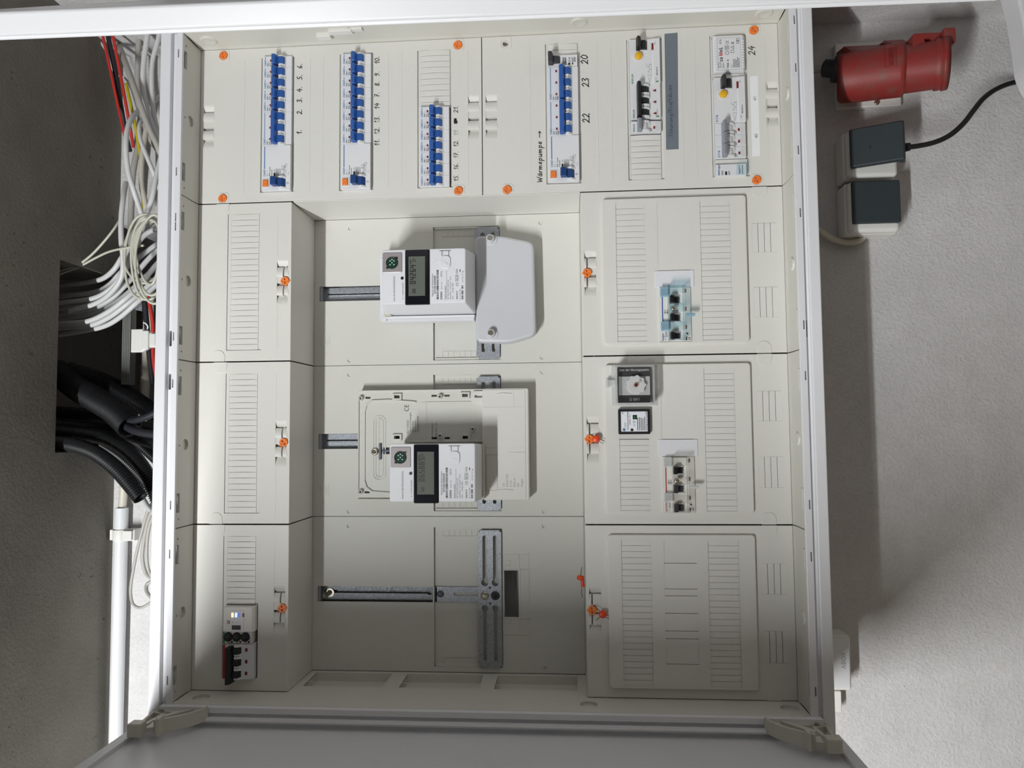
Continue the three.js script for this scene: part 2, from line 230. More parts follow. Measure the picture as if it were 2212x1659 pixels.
{ // batten lamp on the ceiling: its long opal cover faces the cabinet and the floor
  const o = thing('ceiling_lamp', 'long white batten lamp with an opal cover on the ceiling', 'lamp', [-224, (TUBE.v0 + TUBE.v1) / 2, TUBE.z]);
  part(o, 'housing', [bx(-224, TUBE.v0 - 30, TUBE.z - 28, -206, TUBE.v1 + 30, TUBE.z + 28, 3), bx(-224, TUBE.v0 - 45, TUBE.z - 30, -160, TUBE.v0 - 12, TUBE.z + 30, 4), bx(-224, TUBE.v1 + 12, TUBE.z - 30, -160, TUBE.v1 + 45, TUBE.z + 30, 4)], M.enamel);
  part(o, 'opal_cover', [bx(-206, TUBE.v0 - 12, TUBE.z - 26, -168, TUBE.v1 + 12, TUBE.z + 26, 8)], new THREE.MeshStandardMaterial({ color: 0xffffff, emissive: 0xfffaf2, emissiveIntensity: 1.2, roughness: 0.6 }));
  const long = (TUBE.v1 - TUBE.v0) * K;
  for (const [u, dz, h, power, look] of [[TUBE.u, -TUBE.front, 0.036, 530, [0, 0, -1]], [TUBE.u, TUBE.front, 0.036, 20, [0, 0, 1]], [-160, 0, 0.05, 78, [0, -1, 0]]]) {
    const l = new THREE.RectAreaLight(TUBE_COLOR, power, long, h);
    l.position.copy(W(u, (TUBE.v0 + TUBE.v1) / 2, TUBE.z + dz)); l.lookAt(l.position.clone().add(new THREE.Vector3(...look))); l.castShadow = true; scene.add(l);
  }
}

// ---------- cabinet ----------
const FR = { u0: -35, u1: 932, v0: -30, v1: 1024, z: 55 };
const cab = thing('meter_cabinet', 'large white enamelled electricity meter cabinet standing open on the wall', 'cabinet', [450, 500, -150]);
{
  const slots = (line, from) => from.map((a) => (line === 'u0' ? rectPts(-8, a, -5, a + 14) : rectPts(905.5, a, 908.5, a + 14)));
  const E = M.enamel;
  part(cab, 'shell', [bx(FR.u0, FR.v0, -150, FR.u0 + 4, FR.v1, 48), bx(FR.u1 - 4, FR.v0, -150, FR.u1, FR.v1, 48), bx(FR.u0, FR.v0, -150, FR.u1, FR.v0 + 4, 48), bx(FR.u0, FR.v1 - 4, -150, FR.u1, FR.v1, 48), bx(FR.u0, FR.v0, -149.5, FR.u1, FR.v1, -147)], E);
  const sv = [26, 209, 279, 293, 459, 529, 708, 779, 960];
  // upper and lower frame bars: outer band, set-back groove, inner lip with slots
  part(cab, 'frame_bar', [bx(FR.u0, FR.v0, 40, -18, FR.v1, FR.z + 1, 2), ext(rectPts(-18, FR.v0, -8.5, FR.v1), 42, 48, 0, [rectPts(-16.8, 456, -13, 480, 1.8), rectPts(-16.8, 521, -13, 545, 1.8)]), ext(rectPts(-9, -2, -0.5, 1002), 50, FR.z, 0.6, slots('u0', sv))], E);
  part(cab, 'frame_bar', [bx(916, FR.v0, 40, FR.u1, FR.v1, FR.z + 1, 2), ext(rectPts(909.5, FR.v0, 916, FR.v1), 43, 50, 0, [rectPts(910.6, 459, 912.8, 483, 1)]), ext(rectPts(900.5, -2, 910, 1002), 50, FR.z, 0.6, slots('u1', [20, 90, 210, 300, 459, 530, 708, 779, 960]))], E);
  part(cab, 'frame_bar', [bx(FR.u0, FR.v0, 40, FR.u1, -14, FR.z + 1, 2), bx(-18, -14, 40, 918, -1, 48), bx(-9, -7, 40, 909, -0.5, FR.z, 0.8)], E);
  part(cab, 'frame_bar', [bx(-14, 1000.5, 40, 914, 1009, FR.z + 8, 0.8), bx(-18, 1009, 40, 918, 1016, 46), bx(FR.u0, 1014, 30, FR.u1, FR.v1, 48, 1)], E);
  // inner liners, one length per field on the upper and lower side
  const prof = [[-1, 49.6], [-4.8, 49.6], [-4.8, -8], [0.7, -8], [0.6, 2], [-0.6, 10], [-1, 20]];
  for (let k = 0; k < 4; k++) {
    const a = k * 250 + 0.8, b = (k + 1) * 250 - 0.8, m = (a + b) / 2;
    const low = [[-4.8, 12], [-4.8, -8], [0.7, -8], [0.6, 2], [-0.6, 10], [-0.9, 12]];
    const l = part(cab, 'side_liner', [profV(low, a, b), profU([[a, 12], [b, 12], [b, 49.6], [a, 49.6]], -4.8, -0.9, 0, [circPts(m + 2, 26, 8.5, 24), circPts(m + 3, 43, 1.6, 10), rectPts(a + 24, 40, a + 52, 48.6), rectPts(b - 50, 40, b - 22, 48.6), circPts(a + 15, 43, 1.7, 10), circPts(b - 12, 42, 1.7, 10)])], M.liner);
    part(l, 'knockout', [rod([-6, m + 2, 26], [-4.6, m + 2, 26], 9.5)], M.liner, 'round sunk knockout plate');
    const r = part(cab, 'side_liner', [profV(prof.map(([u, z]) => [900 - u, z]), a, b)], M.liner);
    part(r, 'knockout', [rod([901.2, m, 32], [898.6, m, 32], 10, 8.6)], M.liner, 'round raised knockout');
    for (const q of [a + 26, b - 56]) part(r, 'clip_rib', [bx(899.4, q, 42, 901, q + 30, 49, 0.5)], M.liner);
  }
  const top = part(cab, 'side_liner', [profU([[-0.5, 54.5], [-3, 54.5], [-3, -8], [0.6, -8], [0.5, 2], [-0.3, 8]], 0, 900)], M.liner);
  for (const u of [27, 601, 873]) part(top, 'knockout', [lathe([[0, 0.35], [7, 0.4], [9, 1], [11.5, 0.8], [13.5, 0]], [u, -0.5, 27], [u, 2.2, 27])], M.liner, 'round raised knockout');
  part(top, 'label_ledge', [bx(362, -0.6, 44, 545, 1.2, 52, 0.6)], M.liner);
  part(top, 'door_latch', [bx(200, -1, 22, 222, 6, 34, 1), bx(222, -1, 33, 258, 5, 45, 1), bx(250, -1, 36, 274, 3, 45, 1)], M.bodyWarm, 'white door latch');
  const win = [[164, 289], [314, 437], [460, 586]];
  const bot = part(cab, 'side_liner', [profV([[0, 0], [900, 0], [900, 54.5], [0, 54.5]], 1000, 1003, 0, [circPts(30, 26, 12.5, 28), circPts(601, 26, 12.5, 28), circPts(880, 26, 12.5, 28)]), bx(0, 1000, -14, 150, 1002, 0), bx(602, 1000, -14, 900, 1002, 0), bx(150, 1000, -28, 602, 1003, 0), bx(150, 1000, -101, 602, 1003, -90.5), bx(150, 1000, -90.5, 164, 1003, -28), bx(289, 1000, -90.5, 314, 1003, -28), bx(437, 1000, -90.5, 460, 1003, -28), bx(586, 1000, -90.5, 602, 1003, -28)], M.liner);
  for (const [a, b] of win) part(bot, 'recessed_pocket', [bx(a - 2, 1013, -92, b + 2, 1016, -26), bx(a - 2, 1002, -92, a, 1014, -26), bx(b, 1002, -92, b + 2, 1014, -26), bx(a - 2, 1002, -92, b + 2, 1014, -90), bx(a - 2, 1002, -28, b + 2, 1014, -26), bx(a, 1002.6, -57, a + 6, 1008, -54)], M.liner);
  for (const u of [30, 601, 880]) part(bot, 'knockout', [lathe([[0, 0.8], [8, 0.8], [9, 0.4], [12.7, 0.4], [12.7, 1], [14, 1]], [u, 1006.5, 26], [u, 1003.1, 26])], M.liner, 'round sunk knockout plate');
  // left door, open square to the wall: a shallow pan with folded edges
  const dl = part(cab, 'door', [bx(FR.u0 - 1, 1026, 50, FR.u1 + 1, 1042, 583, 1.5), bx(FR.u0 - 1, 1019, 64, FR.u0 + 14, 1028, 583, 1.2), bx(FR.u1 - 14, 1019, 64, FR.u1 + 1, 1028, 583, 1.2), bx(FR.u0 - 1, 1019, 566, FR.u1 + 1, 1028, 583, 1.2), profU([[1013, 64.5], [1017, 64.2], [1019.5, 67], [1019, 71], [1016, 72.5], [1013, 70]], 40, 862)], M.doorInside, 'open door, seen from its inner side');
  for (const s of [0, 1]) {
    const U = (u) => (s ? 895 - u : u);
    const fix = (pts) => pts.map(([u, z]) => [U(u), z]);
    const arc = []; for (let k = 0; k <= 14; k++) { const t = k / 14; arc.push([60 - 48 * Math.pow(t, 1.5), 66 + 54 * Math.pow(t, 0.75)]); }
    const inner = arc.map(([u, z]) => [u - 3, z - 3.4]).reverse();
    const h = part(dl, 'hinge_stay', [profV(fix([...arc, ...inner]), 998, 1016), profV(fix([[-26, 56], [-8, 56], [-2, 66], [-10, 122], [-18, 122]]), 1009, 1017, 0, [fix([[-21, 64], [-8, 69], [-12, 100], [-17, 106]])]), profV(fix([[-2, 57], [60, 57], [60, 64], [40, 68], [14, 70], [-2, 66]]), 1006, 1012, 0.6), profV(fix([[2, 98], [16, 84], [36, 68], [40, 70], [20, 92], [8, 106]]), 1001, 1008), profV(fix([[-18, 118], [0, 118], [0, 134], [-18, 134]]), 998, 1016, 1), profV(fix([[18, 112], [22, 112], [22, 128], [18, 128]]), 993, 1016, 0.6), profV(fix([[-2, 100], [10, 96], [14, 116], [0, 120]]), 1008, 1014)], M.hinge, 'grey plastic hinge stay');
    part(h, 'screw', [rod([U(-10), 1005, 59], [U(-10), 1009, 59], 5, 6)], M.steel);
  }
  // right door, open so far that only its free edge shows
  {
    const g = [bx(FR.u0 - 1, -20, 0, FR.u1 + 1, 0, 525, 3), bx(FR.u0 - 1, -2, 500, FR.u1 + 1, 3, 521, 1.5)];
    for (const q of g) { q.rotateX(-(-Math.atan2(280, 445))); q.translate(0, (28) * K, 58 * K); q.rotateZ(-0.0103); }
    part(cab, 'door', g, M.enamel, 'open door, seen along its free edge');
  }
  const br = part(cab, 'mounting_bracket', [ext([[-98, 448], [-80, 448], [-68, 454], [-36, 454], [-36, 477], [-68, 477], [-80, 484], [-98, 484]], 6, 14, 1.5), bx(-79, 451, 12, -68, 480, 17, 1.5), bx(-64, 456, 12, -56, 475, 19, 1.5), bx(-54, 456, 12, -38, 475, 21, 1.5)], M.socketWhite, 'white bent wall bracket');
  part(br, 'wire_hook', [tube([[-74, 449, 10], [-72, 444, 12], [-74, 440, 14], [-78, 438, 14]], 1.2)], M.socketWhite);
}
// finger grips with seal tabs; one strip, 71 long
function grip(o, u, v, w = 18.5, slit = null) {
  const g = [bx(u, v, -9, u + w, v + 71, -8)];
  const ramp = (a, b, za, zb) => { const p = [[a, -8.5]]; for (let k = 0; k <= 6; k++) { const t = k / 6; p.push([a + (b - a) * t, za + (zb - za) * Math.pow(t, 1.8)]); } p.push([b, -8.5]); return profU(p, u, u + w); };
  const tab = (a, b) => { const p = [[a, -8.5]]; for (let k = 0; k <= 10; k++) { const t = k / 10; p.push([a + (b - a) * t, -6.5 + 7.3 * Math.sin(Math.PI * (0.2 + 0.45 * t))]); } p.push([b, -8.5]); return slit === null ? [profU(p, u, u + w)] : [profU(p, u, u + slit), profU(p, u + slit + 2.2, u + w)]; };
  g.push(ramp(v, v + 12, 0, -8), ...tab(v + 12, v + 27), bx(u, v + 27, -8.6, u + w, v + 37, -0.6), ...tab(v + 41, v + 56), ramp(v + 71, v + 56, 0, -6));
  return part(o, 'seal_grip', g, M.cover, 'recessed grip with seal tabs');
}
const screwShape = (() => { const pl = []; [[1, 4.2], [1, 1], [4.2, 1], [4.2, -1], [1, -1], [1, -4.2], [-1, -4.2], [-1, -1], [-4.2, -1], [-4.2, 1], [-1, 1], [-1, 4.2]].forEach((q) => pl.push(q)); return join([ext(circPts(0, 0, 6.4, 28), 0, 2, 0.5, [pl]), cyl(0, 0, -6, -1.6, 6.2), ext(circPts(0, 0, 6.2, 24), -1.7, 0.2, 0, [pl]), bx(-7.4, -1.4, -2, 7.4, 1.4, 0.9, 0.4)]); })();
function screw(o, u, v, z, turn = 0) { const b = origin(o), m = new THREE.Mesh(screwShape, M.orange); m.name = 'turn_screw'; m.position.set((u - b[0]) * K, -(v - b[1]) * K, (z - b[2]) * K); m.rotation.z = turn; m.userData = { label: 'orange cross-slotted turn screw' }; o.add(m); return m; }
const slatCache = new Map();
function slatRun(o, u0, u1, v0, v1, n, z, bow = 0.5, name = 'slat') {       // blanking slats, each its own piece, in a column from v0 to v1
  const b = origin(o), p = (v1 - v0) / n, w = u1 - u0, key = [w, p.toFixed(2), bow].join();
  if (!slatCache.has(key)) { const pts = []; for (let k = 0; k <= 8; k++) { const t = k / 8; pts.push([w * t, bow * (1 - (2 * t - 1) ** 2)]); } slatCache.set(key, join([profV([[0.4, -1.6], ...pts.map(([a, c]) => [0.4 + a * (w - 1.3) / w, c]), [w - 0.9, -1.6]], 0.35, p - 0.35, 0.2)])); }
  part(o, name + '_backing', [bx(u0 + 0.1, v0 + 0.1, z - 3, u1 - 0.1, v1 - 0.1, z - 0.9)], M.slat);
  for (let k = 0; k < n; k++) { const m = new THREE.Mesh(slatCache.get(key), M.slat); m.name = name; m.position.set((u0 - b[0]) * K, -(v0 + k * p - b[1]) * K, (z - b[2]) * K); o.add(m); }
}
function pill(u, v, half) { const o = []; for (let k = 0; k <= 12; k++) { const t = Math.PI * k / 12; o.push([u + 10.5 * Math.cos(t), v + half * (8 + 10 * Math.sin(t))]); } return [[u + 10.5, v + half * 0.6], ...o, [u - 10.5, v + half * 0.6]]; }
const bead = (u, v0, v1) => bx(u - 0.5, v0, -0.2, u + 0.5, v1, 0.35);

// ---------- breaker covers ----------
const GROUP_COVER = 'cover panels of the meter cabinet';
const rowsA = [[99.5, 155, 17, 235], [226, 281, 17, 236.5], [349.5, 405.5, 17, 236.5]], rowsB = [[548.5, 603, 16.5, 237], [672.5, 727, 15.5, 235], [797.5, 853, 15.5, 234.5]];
function breakerCover(name, label, u0, u1, rows, grips, screws, beads) {
  const o = thing(name, label, 'cover panel', [(u0 + u1) / 2, 125, -3]);
  const holes = [...rows.map(([a, b, c, d]) => rectPts(a, c, b, d, 1)), ...grips.map(([a, b]) => rectPts(a, b, a + 18.5, b + 71)), ...screws.filter((s) => s[2] === null).map(([u, v]) => circPts(u, v, 5))];
  const body = [ext(rectPts(u0, 1, u1, 249, 1), -3, 0, 0.5, holes), ...beads.map((b) => bead(b, 20, 234)), ...screws.map(([u, v]) => ext(rectPts(u - 9.5, v < 100 ? 1.5 : v - 9, u + 9.5, v < 100 ? v + 9 : 248.5, 4), 0, 0.7, 0.3, [circPts(u, v, 7.6)]))];
  part(o, 'panel', body, M.cover);
  for (const [a, b, c, d] of rows) part(o, 'device_frame', [ext(rectPts(a + 0.05, c + 0.05, b - 0.05, d - 0.05), -7, -3.2, 0.4, [rectPts(a + 3.9, c + 1.3, b - 3.3, d - 1.3)])], M.cover);
  grips.forEach(([a, b]) => grip(o, a, b));
  for (const [u, v, t] of screws) if (t !== null) screw(o, u, v, 0.6, t);
  for (const [u, v, t] of screws) if (t === null) part(o, 'empty_screw_hole', [cyl(u, v, -14, -11, 7), lathe([[5.4, 0], [5.4, 1], [7, 1], [7, 0]], [u, v, -11], [u, v, -3.1]), bx(u - 3, v - 1, -11.2, u + 4, v + 2, -6)], M.cover, 'screw hole without its screw');
  return o;
}
const coverA = breakerCover('breaker_cover', 'light grey breaker cover over the three blue-lever device rows', 1, 450.4, rowsA, [[5.5, 90], [428, 91]], [[38, 11, 0.2], [414, 12, -0.3], [40, 242, 0.1], [414, 242, 0.5]], [73, 179, 200, 304, 325, 429]);
const coverB = breakerCover('breaker_cover', 'light grey breaker cover with the grey tape strip and one empty screw hole', 451.6, 899, rowsB, [[456, 91.5], [878.5, 89.5]], [[488, 13, null], [864, 10.5, 0.7], [489, 243, -0.2], [862, 240.5, 0.4]], [525, 628, 649, 755, 775, 880]);
slatRun(coverA, 354, 401.5, 17, 109.5, 10, -1.2, 1.2);
slatRun(coverB, 553, 599, 16.5, 37, 2, -1.2, 1.2);
slatRun(coverB, 677, 723, 165, 234.5, 8, -1.2, 1.2);
part(coverB, 'filler_strip', [bx(802, 76.6, -3, 849, 82.6, 1, 0.6)], M.slat);
part(coverB, 'filler_strip', [bx(802, 208, -3, 849, 215.6, 1, 0.6)], M.slat);
const hand = (o, s, u, v, h, lw = 0.55, color) => printed(o, 'handwriting', u - h * 0.75, v - s.length * h * 0.5 - 3, u + h * 0.75, v + s.length * h * 0.5 + 3, 0.18, (g, w, hh) => pen(g, s, 3 + s.length * h * 0.5 - s.length * h * 0.34, hh * 0.17, h, lw, color), 'handwritten ' + s.trim());
[['1.', 138], ['2.', 106], ['3.', 87], ['4.', 70], ['5.', 50], ['6.', 32]].forEach(([s, v]) => hand(coverA, s, 162, v, 8, 1.15));
[['11.', 159], ['12.', 141], ['13.', 123], ['14', 103], ['7.', 84], ['8.', 66], ['9.', 50], ['10.', 28]].forEach(([s, v]) => hand(coverA, s, 286, v, 7.6, 1));
[['15.', 220], ['16.', 202], ['17.', 184], ['12.', 166], ['21.', 112]].forEach(([s, v]) => hand(coverA, s, 410, v, 7, 0.8));
hand(coverA, '19.', 410, 148, 7, 0.5, '#8a8a8c');
printed(coverA, 'handwriting', 405, 124, 415, 140, 0.18, (g, w, h) => { seed = 5; for (let k = 0; k < 9; k++) g.fillRect(3 + rnd() * 4, 1.5 + rnd() * 2, 3 + rnd() * 3, 3 + rnd() * 2); }, 'number blacked out with a pen');
[['20', 609, 44], ['23', 610, 80], ['22', 610, 136]].forEach(([s, u, v]) => hand(coverB, s, u, v, 10.5, 1.35));
hand(coverB, '24', 860, 42, 10, 1.1);
printed(coverB, 'handwriting', 531, 142, 548, 238, 0.18, (g) => pen(g, 'Wärmepumpe >', 5, 3.5, 7.9, 1.1), 'handwritten word with an arrow');

// ---------- strips over the wiring space, three, each with slats and a drop to the meter recess ----------
[['beside the first meter with the big terminal cover', 24, 268, 482], ['beside the second meter on its adapter plate', 24, 519, 733], ['holding the small device with lit indicators', 12, 768, 871.2]].forEach(([where, n, sv0, sv1], k) => {
  const a = 250 * (k + 1) + 1, b = 250 * (k + 2) - 1, gv = a + 90.5;
  const o = thing('upper_cover', 'narrow light grey wiring cover ' + where, 'cover panel', [75, (a + b) / 2, -3]);
  const open = rectPts(48, sv0 - 1, 104.5, 981, 1), holes = [rectPts(128, gv, 146.5, gv + 71)];
  if (k < 2) open.splice(0, open.length, ...rectPts(48, sv0 - 1, 104.5, sv1 + 1, 1));
  part(o, 'panel', [ext(rectPts(1, a, 151, b, 1), -3, 0, 0.5, [open, ...holes]), profV([[148.5, -1], [151, -1], [153, -99], [150.5, -99]], a, b), bead(129, a + 20, gv - 2), bead(129, gv + 73, b - 8), ext(pill(40, a - 1, 1), 0, 0.9, 0.3), ...(k < 2 ? [ext(pill(36, b + 1, -1), 0, 0.9, 0.3)] : [])], M.cover);
  part(o, 'device_frame', [ext(rectPts(48.05, sv0 - 0.95, 104.45, k < 2 ? sv1 + 0.95 : 980.9), -4, -1.8, 0.4, [k < 2 ? rectPts(53.4, sv0, 99.6, sv1) : [[53.4, sv0], [99.6, sv0], [99.6, 871.4], [103.6, 871.4], [103.6, 980], [53.4, 980]]])], M.cover);
  slatRun(o, 53.6, 99.4, sv0, sv1, n, -1.6, 0.8);
  grip(o, 128, gv, 18.5, 10);
  screw(o, 142, gv + 34, 0.6, [0.05, 0.7, 0.1][k]);
});

// ---------- deep meter plates ----------
const ZP = -100;
[1, 2, 3].forEach((k) => {
  const a = 250 * k + (k === 1 ? 2.8 : 0.4), b = 250 * (k + 1) - (k === 3 ? 1 : 0.4), u0 = 152.6, u1 = 600;
  const o = thing('meter_plate', ['deep-set cream back plate behind the first meter and its terminal cover', 'deep-set cream back plate behind the adapter plate of the second meter', 'deep-set cream back plate of the empty meter place'][k - 1], 'back plate', [(u0 + u1) / 2, (a + b) / 2, ZP]);
  const pegs = [[214, a + 15], [214, b - 8], [536, a + 15], [536, b - 8]], rail = rectPts(162, a + 113, 358, a + 138.5), winA = rectPts(355.5, a + 17, 468, a + 241);
  const holes = [...pegs.map(([u, v]) => circPts(u, v, 3.4)), rectPts(162, a + 113, 354, a + 138.5), winA];
  if (k === 3) holes.push(rectPts(470, a + 86, 494, a + 161));
  part(o, 'panel', [ext(rectPts(u0, a, u1, b), ZP - 2.5, ZP, 0.2, holes)], M.plate);
  part(o, 'window_floor', [ext([[352, a + 14], [471, a + 14], [471, a + 244], [352, a + 244], [352, a + 139], [360.6, a + 139], [360.6, a + 112.4], [352, a + 112.4]], ZP - 8, ZP - 5.2, 0), bx(358, a + 17.2, ZP - 5.2, 468, a + 20, ZP - 2), bx(358, a + 237, ZP - 5.2, 468, a + 240.6, ZP - 2)], M.plate);
  const marks = []; for (const q of [a + 23, a + 226]) for (let i = 0; i < 7; i++) marks.push(bx(370 + i * 9.4, q, ZP - 5.2, 370.6 + i * 9.4, q + 9, ZP - 4.4)); for (const q of [a + 32, a + 226]) marks.push(bx(370, q - 0.3, ZP - 5.2, 426, q + 0.3, ZP - 4.4));
  marks.push(bx(168, a + 195, ZP, 172, a + 214, ZP + 0.4), bx(163, a + 158, ZP, 184, a + 158.5, ZP + 0.35), bx(163, a + 226, ZP, 184, a + 226.5, ZP + 0.35), bx(163, a + 20, ZP, 184, a + 20.5, ZP + 0.35));
  for (let i = 0; i < 7; i++) marks.push(rod([164 + 2.6 * i, a + 196 + (i % 3) * 3, ZP + 0.1], [166 + 2.4 * i, a + 216 - (i % 2) * 5, ZP + 0.1], 0.45));
  if (k === 1) part(o, 'skirt', [profU([[249.3, -1], [251, -1], [252.4, -99.6], [250.6, -99.6]], 153.4, 599.6)], M.cover);
  part(o, 'scale_marks', marks, M.plate).userData.kind = 'stuff';
  part(o, 'peg_floor', pegs.map(([u, v]) => cyl(u, v, ZP - 5, ZP - 1.6, 4.2)), M.plate);
  if (k === 3) {
    const fr = []; for (const [c, d, e, f] of [[470, a + 60, 511, a + 61.2], [470, a + 187, 511, a + 188.2], [510, a + 60, 511.2, a + 188], [470, a + 84, 511, a + 85], [470, a + 162, 511, a + 163], [494.5, a + 60, 495.3, a + 84], [494.5, a + 163, 495.3, a + 187], [473, a + 70, 480, a + 71], [480, a + 70, 481, a + 78], [473, a + 77.4, 480, a + 78.4], [473, a + 168, 480, a + 169], [480, a + 168, 481, a + 176], [473, a + 175.4, 480, a + 176.4], [496, a + 84, 497, a + 163]]) fr.push(bx(c, d, ZP - 0.1, e, f, ZP + 0.8));
    part(o, 'window_frame', fr, M.plate);
  }
  // zinc-plated rail and crossbar for fixing a meter
  const w = thing('mounting_rail', ['zinc-plated rail and crossbar half hidden behind the first meter', 'zinc-plated rail and crossbar half hidden behind the meter adapter plate', 'bare zinc-plated rail and slotted crossbar of the empty meter place'][k - 1], 'mounting rail', [300, a + 125, ZP - 5]);
  const kh = (c, v0, v1) => { const o = [], r = 3.2, R = 5.6, s = v1 > v0 ? 1 : -1, f = Math.asin(r / R); for (let i = 0; i <= 8; i++) { const t = Math.PI * i / 8; o.push([c + r * Math.cos(t), v0 - s * r * Math.sin(t)]); } for (let i = 0; i <= 14; i++) { const t = f + (2 * Math.PI - 2 * f) * i / 14; o.push([c - R * Math.sin(t), v1 - s * R * Math.cos(t)]); } return o; };
  const slotL = [[172, a + 124], [346, a + 124]], rs = [];
  for (let i = 0; i <= 8; i++) { const t = Math.PI / 2 + Math.PI * i / 8; rs.push([slotL[0][0] + 3 * Math.cos(t), slotL[0][1] + 3 * Math.sin(t)]); }
  for (let i = 0; i <= 10; i++) { const t = -Math.PI * 0.8 + Math.PI * 1.6 * i / 10; rs.push([slotL[1][0] + 5.5 * Math.cos(t), slotL[1][1] + 5.5 * Math.sin(t)]); }
  part(w, 'rail', [ext(rectPts(163, a + 113.4, 352, a + 138), ZP - 14, ZP - 11.5, 0.3, k === 3 ? [rs] : [rectPts(172, a + 122.8, 351, a + 128)]), profV([[163, ZP - 12], [167, ZP - 12], [167, ZP - 1], [163, ZP - 1]], a + 113.4, a + 138), profV([[351, ZP - 14], [354, ZP - 14], [360, ZP - 5], [360, ZP - 2.6], [357, ZP - 2.6], [351, ZP - 11.5]], a + 113.4, a + 138), ...(k < 3 ? [bx(169, a + 122, ZP - 20, 352, a + 129.5, ZP - 19), rod([170, a + 126.6, ZP - 13.5], [351, a + 126.6, ZP - 13.5], 1.7)] : [bx(165, a + 118, ZP - 20, 354, a + 131, ZP - 19)])], M.zinc);
  if (k === 3) part(w, 'rail_end', [ext(rectPts(357, a + 113.4, 430, a + 138), ZP - 5, ZP - 2.6, 0.3, [rectPts(388, a + 122.3, 428, a + 127.7, 2.6), circPts(366, a + 125, 5)])], M.zinc);
  const c0 = a + 21, c1 = a + 240, cross = [[432, c0], [464, c0], [464, c0 + 2.6], [467, c0 + 3], [467, c1 - 3], [464, c1 - 2.6], [464, c1], [432, c1], [432, c1 - 2.6], [428.5, c1 - 3], [428.5, c0 + 3], [432, c0 + 2.6]];
  const h2 = []; for (const c of [439.5, 456.5]) { h2.push(kh(c, c0 + 12, a + 105), kh(c, c1 - 14, a + 146)); h2.push(circPts(c, a + 125.5, 4.4)); }
  h2.push(rectPts(446, a + 111, 450, a + 115), rectPts(446, a + 136, 450, a + 140));
  part(w, 'crossbar', [ext(cross, ZP + 2, ZP + 4.2, 0.4, h2), bx(428.6, c0 + 4, ZP - 5, 430.2, c1 - 4, ZP + 2.4), bx(465.4, c0 + 4, ZP - 5, 467, c1 - 4, ZP + 2.4)], M.zinc);
  if (k === 3) {
    part(w, 'screw', [lathe([[0, 1], [5, 0.9], [7, 0.3], [7, 0]], [439.5, a + 125.5, ZP + 3], [439.5, a + 125.5, ZP + 7]), bx(436.5, a + 124.9, ZP + 6, 442.5, a + 126.1, ZP + 7.4)], M.steel);
    part(w, 'screw', [lathe([[2.6, 0.8], [3, 1], [7.2, 0.4], [7.2, 0]], [456.5, a + 125.5, ZP + 3], [456.5, a + 125.5, ZP + 7])], M.charcoal, 'dark hollow screw');
    part(w, 'screw', [lathe([[0, 0.9], [4.2, 0.9], [6, 0.3], [6, 0]], [366, a + 125, ZP - 4], [366, a + 125, ZP])], M.zincDark);
    part(w, 'thumb_screw', [rod([180, a + 126, ZP - 12], [180, a + 126, ZP - 9], 7), rod([180, a + 126, ZP - 9], [176, a + 128, ZP + 8], 3.2, 2.6), ...[0, 1, 2, 3].map((i) => rod([179 - i, a + 126.5 + i * 0.4, ZP - 5 + i * 3], [178.8 - i, a + 126.6 + i * 0.4, ZP - 4 + i * 3], 3.7))], M.steel, 'steel screw standing out');
  }
});

